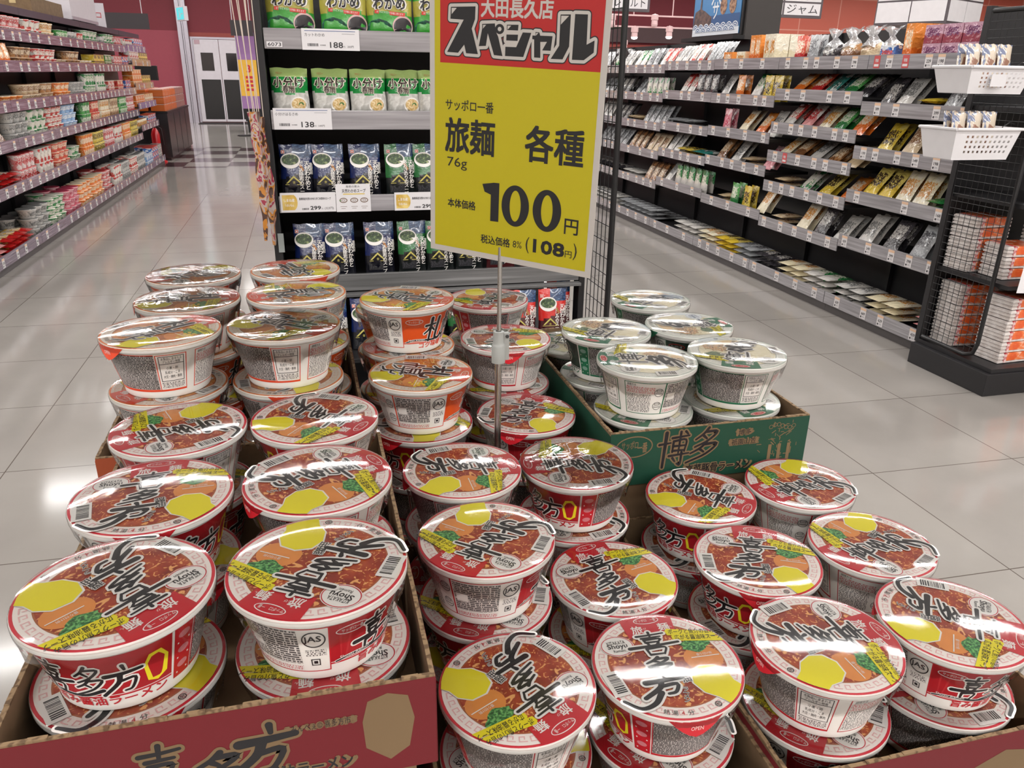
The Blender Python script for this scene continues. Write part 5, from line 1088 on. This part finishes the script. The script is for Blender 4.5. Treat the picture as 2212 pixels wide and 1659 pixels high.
# black counter with wrapped packs, screen, extinguisher
t = empty('freezer_counter', (-2.35, 14.47, 0), 0, 'long black counter beyond the left-hand gondola', 'counter'); pbox('cabinet', t, (-.4, .4, -1.2, 1.3, .04, .68), mat('counter_black', (38, 36, 38), .25)); pbox('counter_top', t, (-.41, .41, -1.21, 1.31, .682, .71), BLK); pbox('plinth', t, (-.37, .37, -1.17, 1.27, 0, .038), BLK)
for k, yy in enumerate((-.55, .1, .75)): pbox('door_seam', t, (.4005, .403, yy-.004, yy+.004, .06, .66), BLK)
WP = mat('wrap_white', (222, 214, 208), .3, coat=.6); 
def wrapped(col, nm):
    g = Geo(); g.box(-.10, .10, -.12, .12, 0, .085, mat('wrap_'+nm, col, .35, coat=.5)); b_ = len(g.v); g.box(-.095, .095, -.115, .115, .0855, .104, WP)
    return g.mesh('wrapped_pack', bevel=.006)
w1, w2 = wrapped((206, 104, 44), 'orange'), wrapped((150, 110, 104), 'mauve')
for me, n0, n1, col in ((w1, 0, 5, 'orange'), (w2, 5, 9, 'mauve')):
    for i in range(n0, n1):
        for q in range(2):
            for s_ in range(3 if (i < 5 or q == 0) else 2):
                o = bpy.data.objects.new('wrapped_pack', me); COL.objects.link(o); o.location = (-2.07-.24*q, 13.41+.255*i, .7105+.1045*s_)
                lab = 'white-topped %s packs stacked on the black counter' % col; tag(o, lab, 'packs', lab)
t = empty('screen', (-2.52, 15.95 -.4, .711), -.4, 'small black screen standing on the counter behind the packs', 'screen'); pbox('foot', t, (-.08, .08, -.06, .06, 0, .012), BLK); pbox('stem', t, (-.02, .02, -.01, .01, .013, .40), BLK); pbox('display', t, (-.20, .20, -.02, .02, .405, .64), BLK, .004)
t = empty('fire_extinguisher', (-2.12, 13.05, 0), 0, 'red fire extinguisher on a red stand past the left-hand gondola', 'extinguisher'); REDX = mat('extinguisher_red', (196, 26, 34), .3, coat=.6)
g = Geo(); g.lathe([(.12, 0), (.12, .015), (.085, .03), (.08, .05)], REDX, 20, capt=True); g.build('stand', t, smooth=True); g = Geo(); g.lathe([(.055, .052), (.06, .07), (.06, .40), (.04, .46), (.02, .49)], REDX, 24, capt=True); g.build('cylinder', t, smooth=True)
g = Geo(); g.tube([(0, 0, .49), (0, 0, .53), (.07, -.02, .56)], .014, BLK, 8); g.tube([(.02, 0, .52), (.09, -.01, .48), (.10, 0, .25)], .010, BLK, 8); g.build('nozzle', t)
# table with wire basket and banner by the door
t = empty('sale_table', (-.60, 19.6, 0), 0, 'black draped sale table by the swing doors', 'table'); pbox('table_top', t, (-.62, .62, -.4, .4, .66, .70), BLK); pbox('drape', t, (-.60, .60, -.38, .38, .24, .659), mat('drape_black', (34, 33, 35), .8)); 
for sx in (-.55, .55):
    for sy in (-.33, .33): pbox('leg', t, (sx-.02, sx+.02, sy-.02, sy+.02, 0, .239), BLK)
t = empty('wire_basket', (-.72, 19.45, .701), 0, 'white wire basket standing on the black sale table', 'basket'); g = Geo()
for z in (.006, .08, .16, .2):
    g.tube([(-.40, -.22, z), (.40, -.22, z), (.40, .22, z), (-.40, .22, z), (-.40, -.22, z)], .006, DW, 6)
for i in range(9):
    x = -.4+.1*i; g.tube([(x, -.22, .2), (x, -.22, .006), (x, .22, .006), (x, .22, .2)], .005, DW, 5)
g.build('wire_frame', t); pbox('tray_liner', t, (-.39, .39, -.21, .21, .012, .02), DW)
t = empty('sale_banner', (-.98, 18.2, 0), 0, 'tall yellow sale banner with red lettering beside the swing doors', 'banner'); g = Geo(); g.tube([(-.20, .02, 0), (-.20, .02, 2.05)], .01, DW, 8); g.build('pole', t); g = Geo(); g.lathe([(.16, 0), (.16, .02), (.02, .03)], BLK, 20, capt=True); g.xform(Matrix.Translation((-.20, .02, 0))); g.build('pole_foot', t)
g = Geo(); g.box(-.19, .19, -.002, .002, .80, 1.50, mat('banner_yellow', (226, 176, 60), .6)); g.box(-.19, .19, -.002, .002, 1.501, 2.02, mat('banner_mauve', (150, 110, 160), .6)); g.box(-.19, .19, -.002, .002, .55, .799, mat('banner_mauve', (150, 110, 160)))
a = Art(g, lambda x, y, L: (x/1000, -.0022-.001*L, y/1000)); a.text('3', 0, 1330, 170, 1, REDX, bold=.04)
for q in range(4): a.rect(-70, 900+80*q, 70, 950+80*q, 1, REDX)
g.build('cloth', t)
# things on top of the left-hand gondola
t = empty('sign_box', (-2.30, 9.9, 1.751), 0, 'plain white display box on top of the left-hand gondola', 'display box'); pbox('box_body', t, (-.13, .17, -.55, .55, 0, .62), DW); pbox('edge_strip', t, (.1705, .18, -.55, .55, 0, .03), ALU)
t = empty('top_poster', (-2.28, 11.0, 1.751), rad(12), 'small white poster with red marks standing on the left-hand gondola', 'poster'); pbox('card', t, (-.13, .13, -.006, .006, 0, .26), DW)
g = Geo(); a = Art(g, lambda x, y, L: (x/1000, -.0066-.001*L, y/1000)); a.text('ス', -50, 120, 120, 1, REDX, bold=.05); a.text('ロ', 60, 130, 70, 1, REDX); g.build('lettering', t)
t = empty('carton', (-2.31, 8.55, 1.751), 0, 'flat brown carton lying on top of the left-hand gondola', 'carton'); pbox('box_body', t, (-.14, .14, -.35, .65, 0, .12), KRAFT, .003); pbox('tape', t, (-.025, .025, -.3505, .6505, .06, .1206), mat('packing_tape', (190, 166, 120)))
for (x, y, z) in ((-2.6, 9.3, 2.18), (-2.5, 11.3, 2.18)):
    t = empty('spot_lamp', (x, y, z), 0, 'lit spot lamp hanging above the left-hand gondola', 'lamp', 'lit spot lamps over the left-hand gondola'); g = Geo(); g.lathe([(.02, .10), (.045, .09), (.05, .0)], DW, 16, capb=False); g.tube([(0, 0, .1), (0, 0, CEIL-z)], .008, DW, 6); g.build('shade', t)
    g = Geo(); g.lathe([(.004, -.03), (.03, -.022), (.042, .0), (.04, .02)], emis('bulb_glow', (255, 246, 250), 12), 14, capt=True); g.build('bulb', t)
# ------------------------------------------------------------------ right-hand side, upper part
t = empty('poster_box', (3.43, 6.5, 1.601), 0, 'dark box with a blue seaside poster on top of the right-hand gondola', 'display box')
pbox('box_body', t, (.0, .30, -.46, .46, 0, 1.0), mat('box_charcoal', (62, 58, 56), .6)); pbox('box_ledge', t, (-.10, -.0005, -.46, .46, 0, .03), BLK); pbox('poster_frame', t, (-.02, -.0005, -.43, .42, .035, .9), BLK)
g = Geo(); g.box(-.026, -.0205, -.40, .40, .045, .88, mat('poster_sky', (74, 134, 186), .35, coat=.4))
a = Art(g, lambda x, y, L: (-.0265-.0006*L, .40-x/1000, .045+y/1000))
a.rect(0, 60, 800, 150, 1, mat('poster_sea', (52, 88, 136), .35)); a.poly([(0, 70), (30, 190), (120, 215), (210, 190), (330, 140), (330, 75)], 2, noisy('poster_rock', [(.4, (70, 56, 58)), (.6, (110, 84, 76))], 30, 3)); a.brush([(120, 90), (130, 280)], (44, 26), 2, MATS['poster_rock'])
for x in (520, 670): a.ell(x, 215, 56, 66, 2, noisy('poster_brown', [(.4, (110, 74, 58)), (.6, (176, 138, 110))], 40, 2), 20)
PW = mat('poster_white', (222, 226, 232), .4); a.brush([(320, 240), (390, 330), (460, 240)], 20, 3, PW, k=1); a.brush([(345, 215), (440, 215)], 15, 3, PW); a.brush([(370, 245), (370, 175)], 13, 3, PW); a.brush([(415, 245), (412, 170), (372, 130)], 14, 3, PW)
a.rect(0, 0, 800, 52, 2, PW)
for r in range(2):
    for c_ in range(8):
        x = 52+c_*98+(49 if r % 2 else 0); y = 76-r*26
        if x > 770: continue
        for q, rr_ in enumerate((50, 40, 30, 20, 10)): a.ell(x, max(2, y-22), rr_, rr_*.8, 3+r*3+q*.2, MATS['poster_sea'] if q % 2 else PW, 18, 0, 0, PI)
g.build('poster', t)
PLATE = mat('plate_white', (226, 222, 224), .4); SGREY = mat('sign_grey', (92, 84, 88), .5)
def cat_sign(x, y, z, cols, rows, cw, ch, txt, lab, rz=0):
    t = empty('category_sign', (x, y, z), rz, lab, 'sign'); W = cols*cw+.04; H = rows*ch+.04; pbox('sign_board', t, (-W/2, W/2, -.02, .02, 0, H), SGREY, .004)
    for r in range(rows):
        for c_ in range(cols):
            s_ = txt[r][c_]; x0 = -W/2+.02+c_*cw+.012; z0 = .02+(rows-1-r)*ch+.01
            g = Geo(); g.box(x0, x0+cw-.024, -.026, -.0205, z0, z0+ch-.02, PLATE); g2 = Art(g, lambda u, v, L: (x0+u, -.0262-.0006*L, z0+v))
            if s_: g2.text(s_, (cw-.024)/2, (ch-.02)/2, ch*.66, 1, INK, w=(cw-.024)*.86)
            g.build('name_plate', t)
    for sx in (-.4, .4): g = Geo(); g.tube([(sx*W, 0, H), (sx*W, 0, CEIL-z)], .007, DW, 6); g.build('rod', t)
cat_sign(3.42, 9.0, 1.985, 2, 3, .44, .145, (('', ''), ('', ''), ('パスタ', 'レトルト')), 'grey hanging category sign left of the blue poster box', 0)
cat_sign(5.56, 9.0, 1.985, 2, 3, .50, .145, (('', ''), ('コーヒー', 'パン'), ('製菓材料', 'ジャム')), 'grey hanging category sign right of the blue poster box', 0)
t = empty('cube_sign', (7.75, 9.2, 1.96), rad(24), 'white hanging cube sign above the right-hand end shelf', 'sign'); pbox('cube_body', t, (-.45, .45, -.45, .45, 0, .8), SGREY, .004)
for f_ in range(2):
    for r in range(3):
        for c_ in range(2):
            g = Geo(); x0, z0 = -.43+c_*.435, .03+(2-r)*.25; g.box(x0, x0+.42, -.458, -.451, z0, z0+.23, PLATE)
            s_ = (('', ''), ('飲料', 'パン'), ('', ''))[r][c_] if f_ == 0 else ''
            if s_: Art(g, lambda u, v, L: (x0+u, -.4583-.0006*L, z0+v)).text(s_, .21, .115, .13, 1, INK, w=.30)
            if f_: g.xform(Matrix.Rotation(-PI/2, 4, 'Z'))
            g.build('name_plate', t)
for sx in (-.3, .3): g = Geo(); g.tube([(sx, 0, .8), (sx, 0, CEIL-1.96)], .008, DW, 6); g.build('rod', t)
RAILW = mat('track_white', (226, 190, 190), .4)
t = empty('track_rail', (5.2, 12.4, 2.02), 0, 'white lighting track frame hanging beyond the right-hand gondola', 'lamp track'); g = Geo()
for z in (0, .16): g.box(-1.2, 1.2, -.012, .012, z, z+.022, RAILW)
g.build('track_bars', t)
for x in (-.95, -.1, .55, 1.0): g = Geo(); g.box(x-.006, x+.006, -.006, .006, .183, CEIL-2.02, RAILW); g.build('drop_rod', t)
for i, (x, z, lit) in enumerate(((5.10, 1.88, 1), (5.68, 1.90, 1), (4.72, 2.04, 0), (5.42, 2.06, 0), (4.75, 1.76, 0), (5.20, 1.76, 0), (5.62, 1.76, 0))):
    lab = 'lit white spot lamp hanging from the track' if lit else 'unlit white spot lamp hanging from the track'
    t = empty('spot_lamp', (x, 12.32 if i < 4 else 14.0, z), 0, lab, 'lamp', lab+' frame'); g = Geo(); g.lathe([(.03, .15), (.055, .14), (.055, .07), (.045, .065), (.05, .0)], RAILW, 14, capb=False); g.tube([(0, 0, .15), (0, 0, (CEIL-z) if i >= 4 else .16)], .01, RAILW, 6); g.build('lamp_body', t)
    g = Geo(); g.lathe([(.004, -.035), (.04, -.025), (.05, -.002)], emis('bulb_glow', (255, 246, 250), 12) if lit else RAILW, 14, capt=True); g.build('bulb', t)
# ------------------------------------------------------------------ end unit with wrapped noodle packs at the right edge
eu = empty('end_rack', (2.9, 2.62, 0), 0, 'black wire-sided end rack of orange-labelled packs at the right edge', 'shelf unit')
pbox('base_plinth', eu, (-.03, .95, -.02, .46, 0, .105), SHELFBLK, .004); pbox('base_deck', eu, (-.005, .95, -.01, .46, .106, .125), SHELFBLK)
pbox('back_post', eu, (.0, .03, .445, .475, .1055, 1.62), SHELFBLK); pbox('back_panel', eu, (.031, .95, .465, .478, .126, 1.62), SHELFBLK)
g = Geo(); g.tube([(.0, .43, .14), (.0, .16, .14), (.0, .115, .16), (.0, .10, .21), (.0, .10, 1.56), (.0, .12, 1.60), (.0, .43, 1.60)], .0095, WIRE, 10); g.build('side_frame', eu, smooth=True)
wire_grid('wire_grid', eu, lambda u, v: (.0, .105+.33*u, .15+1.44*v), 10, 44, .0013)
for z in (.475, .82, 1.2):
    s_ = pbox('shelf_board', eu, (.015, .95, .03, .464, z, z+.018), SHELFBLK); pbox('price_rail', s_, (.20, .95, .018, .029, z-.02, z+.035), RAILM)
    if z < .5:
        g = Geo(); g.box(.12, .40, .012, .0175, z-.03, z+.05, CARDW); a = Art(g, lambda x, y, L: (.12+x/1000, .0117-.0004*L, z-.03+y/1000)); a.rect(12, 68, 268, 71, 1, NAVY); a.text('698', 160, 27, 24, 1, INK, w=58, bold=.02); a.rect(20, 50, 60, 54, 1, INK); a.rect(225, 20, 262, 30, 1, MATS['pale_ink']); g.build('price_card', s_)
        g = Geo(); g.add([(.02, -.01, z+.0), (.19, -.01, z-.01), (.16, .012, z+.15), (.05, .012, z+.15)], [(0, 1, 2, 3)], CARDW); g.add([(.17, -.011, z-.01), (.19, -.011, z-.01), (.16, .011, z+.15), (.15, .011, z+.15)], [(0, 1, 2, 3)], REDX); g.build('card_flag', s_)
def ribbed_pack():
    g = Geo(); m = noisy('ribbed_white', [(.35, (206, 196, 190)), (.65, (232, 226, 222))], 30, 2, 0, .35, coat=.6)
    for i in range(3):
        for (ins, z0, z1) in ((0, .002, .012), (.004, .012, .016)): g.box(-.10+ins, .10-ins, -.07+ins, .07-ins, z0+.016*i, z1+.016*i, m)
    me = g.mesh('pack_body', bevel=.0012); lb = Geo(); om = noisy('orange_label', [(.4, (224, 92, 40)), (.55, (238, 128, 70)), (.68, (240, 206, 190))], 26, 2, .6, .35, coat=.5)
    lb.box(-.055, .075, -.0725, .0725, .012, .0492, om); rd = Geo(); rd.box(-.068, -.0555, -.0722, .0722, .004, .0488, noisy('red_print', [(.45, (200, 50, 60)), (.6, (228, 200, 196))], 40, 2))
    return me, lb.mesh('label', bevel=.002), rd.mesh('red_stripe')
rp_ = ribbed_pack()
n_ = 0
for (x, y, z, n, rz, lab) in ((3.075, 2.74, .1255, 6, .06, 'front stack, base of the end rack'), (3.05, 2.985, .1255, 6, -.1, 'rear stack, base of the end rack'), (3.30, 2.78, .1255, 5, .02, 'outer stack, base of the end rack'), (3.03, 2.985, .4935, 5, .05, 'rear stack, middle shelf of the end rack'), (3.08, 2.82, .4935, 3, -.05, 'front stack, middle shelf of the end rack'), (3.31, 2.86, .4935, 5, .1, 'outer stack, middle shelf of the end rack')):
    for k in range(n):
        L_ = 'ribbed pack, %s from bottom, %s' % (OW[k], lab)
        t = empty('wrapped_noodle_pack', (x, y, z+.0505*k), rz+rng.uniform(-.02, .02), L_, 'food pack')
        for q, nm in zip(rp_, ('pack_body', 'label', 'red_stripe')): o = bpy.data.objects.new(nm, q); COL.objects.link(o); o.parent = t
# baskets hooked on the wire side
BW = mat('basket_white', (226, 224, 226), .35, coat=.3)
def basket(x, y, z, w_, d_, h_, lab):
    t = empty('basket', (x, y, z), 0, lab, 'basket'); g = Geo(); tp = .022
    def P(u, v, k): # u,v in -1..1, k 0 bottom..1 top
        return (u*(w_/2-tp*(1-k)), v*(d_/2-tp*(1-k)), k*h_)
    th = .003
    for (ax, s_) in (('y', -1), ('y', 1), ('x', -1), ('x', 1)):
        lattice = ax == 'y'; nx, nz = (13, 6) if lattice else (1, 1)
        for i in range(nx):
            for j in range(nz):
                hole = lattice and 2 <= i < nx-1 and 1 <= j < nz-1
                def Q(a, k): u = a*2-1; return P(u, s_, k) if ax == 'y' else P(s_, u, k)
                a0, a1, k0, k1 = i/nx, (i+1)/nx, j/nz, (j+1)/nz
                if hole:
                    ia, ik = (a1-a0)*.27, (k1-k0)*.25
                    for (b0, b1, c0, c1) in ((a0, a0+ia, k0, k1), (a1-ia, a1, k0, k1), (a0+ia, a1-ia, k0, k0+ik), (a0+ia, a1-ia, k1-ik, k1)): g.add([Q(b0, c0), Q(b1, c0), Q(b1, c1), Q(b0, c1)], [(0, 1, 2, 3)], BW)
                else: g.add([Q(a0, k0), Q(a1, k0), Q(a1, k1), Q(a0, k1)], [(0, 1, 2, 3)], BW)
    g.add([P(-1, -1, 0), P(1, -1, 0), P(1, 1, 0), P(-1, 1, 0)], [(0, 1, 2, 3)], BW)
    o = g.build('basket_shell', t); md = o.modifiers.new('thick', 'SOLIDIFY'); md.thickness = .0025
    g = Geo(); r_ = .006; pts = [(-w_/2-.004, -d_/2-.004, h_), (w_/2+.004, -d_/2-.004, h_), (w_/2+.004, d_/2+.004, h_), (-w_/2-.004, d_/2+.004, h_), (-w_/2-.004, -d_/2-.004, h_)]; g.tube(pts, r_, BW, 8); g.build('rim', t, smooth=True)
    g = Geo(); g.tube([(w_/2, 0, h_), (w_/2+.03, 0, h_+.02), (2.893-x, 0, h_+.015)], .003, WIRE, 6); g.build('hook', t)
    return t
basket(2.675, 2.80, 1.022, .315, .20, .118, 'lower white perforated basket hooked on the end rack'); basket(2.675, 2.80, 1.275, .30, .20, .096, 'upper white perforated basket hooked on the end rack')
mm = noisy('snack_photo_pack', [(.36, (150, 110, 90)), (.46, (214, 200, 180)), (.56, (110, 120, 150)), (.64, (226, 216, 200)), (.72, (190, 70, 60))], 20, 2, .6, .3, coat=.8, interp='CONSTANT')
gq, _ = bag_geo(.085, .115, .03, 'pillow', mm, 6, 6, 8); mq = gq.mesh('snack_pack', smooth=True)
for bz, lab in ((1.030, 'lower'), (1.283, 'upper')):
    for i in range(3):
        for q in range(2):
            o = bpy.data.objects.new('snack_pack', mq); COL.objects.link(o); o.location = (2.600+.076*i, 2.775+.045*q, bz+(.03 if lab == 'lower' else .012)*0+.002); o.rotation_euler = (-.12, 0, rng.uniform(-.05, .05)); o.scale = (.84, .9, 1.5)
            L_ = 'cream and brown snack pack standing in the %s white basket' % lab; tag(o, L_, 'snack pack', L_)
g = Geo(); g.box(2.62, 2.69, 2.6945, 2.6965, 1.30, 1.345, CARDW); o = g.build('basket_label'); o.parent = [x for x in bpy.data.objects if x.name == 'basket.001'][0]; o.matrix_parent_inverse = Matrix.Translation((-2.675, -2.80, -1.275))
cm_ = pack_mat('clear_pack_a', (196, 198, 204), (222, 224, 228), (150, 154, 164), 0, .2, 2)
gq, _ = bag_geo(.15, .20, .05, 'pillow', cm_, 9, 8, 10, 1.5); mq = gq.mesh('clear_bag', smooth=True)
for i, (x, y, z, lab) in enumerate(((3.02, 2.78, 1.221, 'left crinkled clear bag on the top shelf of the end rack'), (3.20, 2.78, 1.221, 'right crinkled clear bag on the top shelf of the end rack'), (3.05, 2.74, .841, 'left crinkled clear bag on the third shelf of the end rack'), (3.24, 2.74, .841, 'right crinkled clear bag on the third shelf of the end rack'))):
    o = bpy.data.objects.new('clear_bag', mq); COL.objects.link(o); o.location = (x, y, z); o.rotation_euler = (-.15, 0, .1*i-.1); tag(o, lab, 'bag')
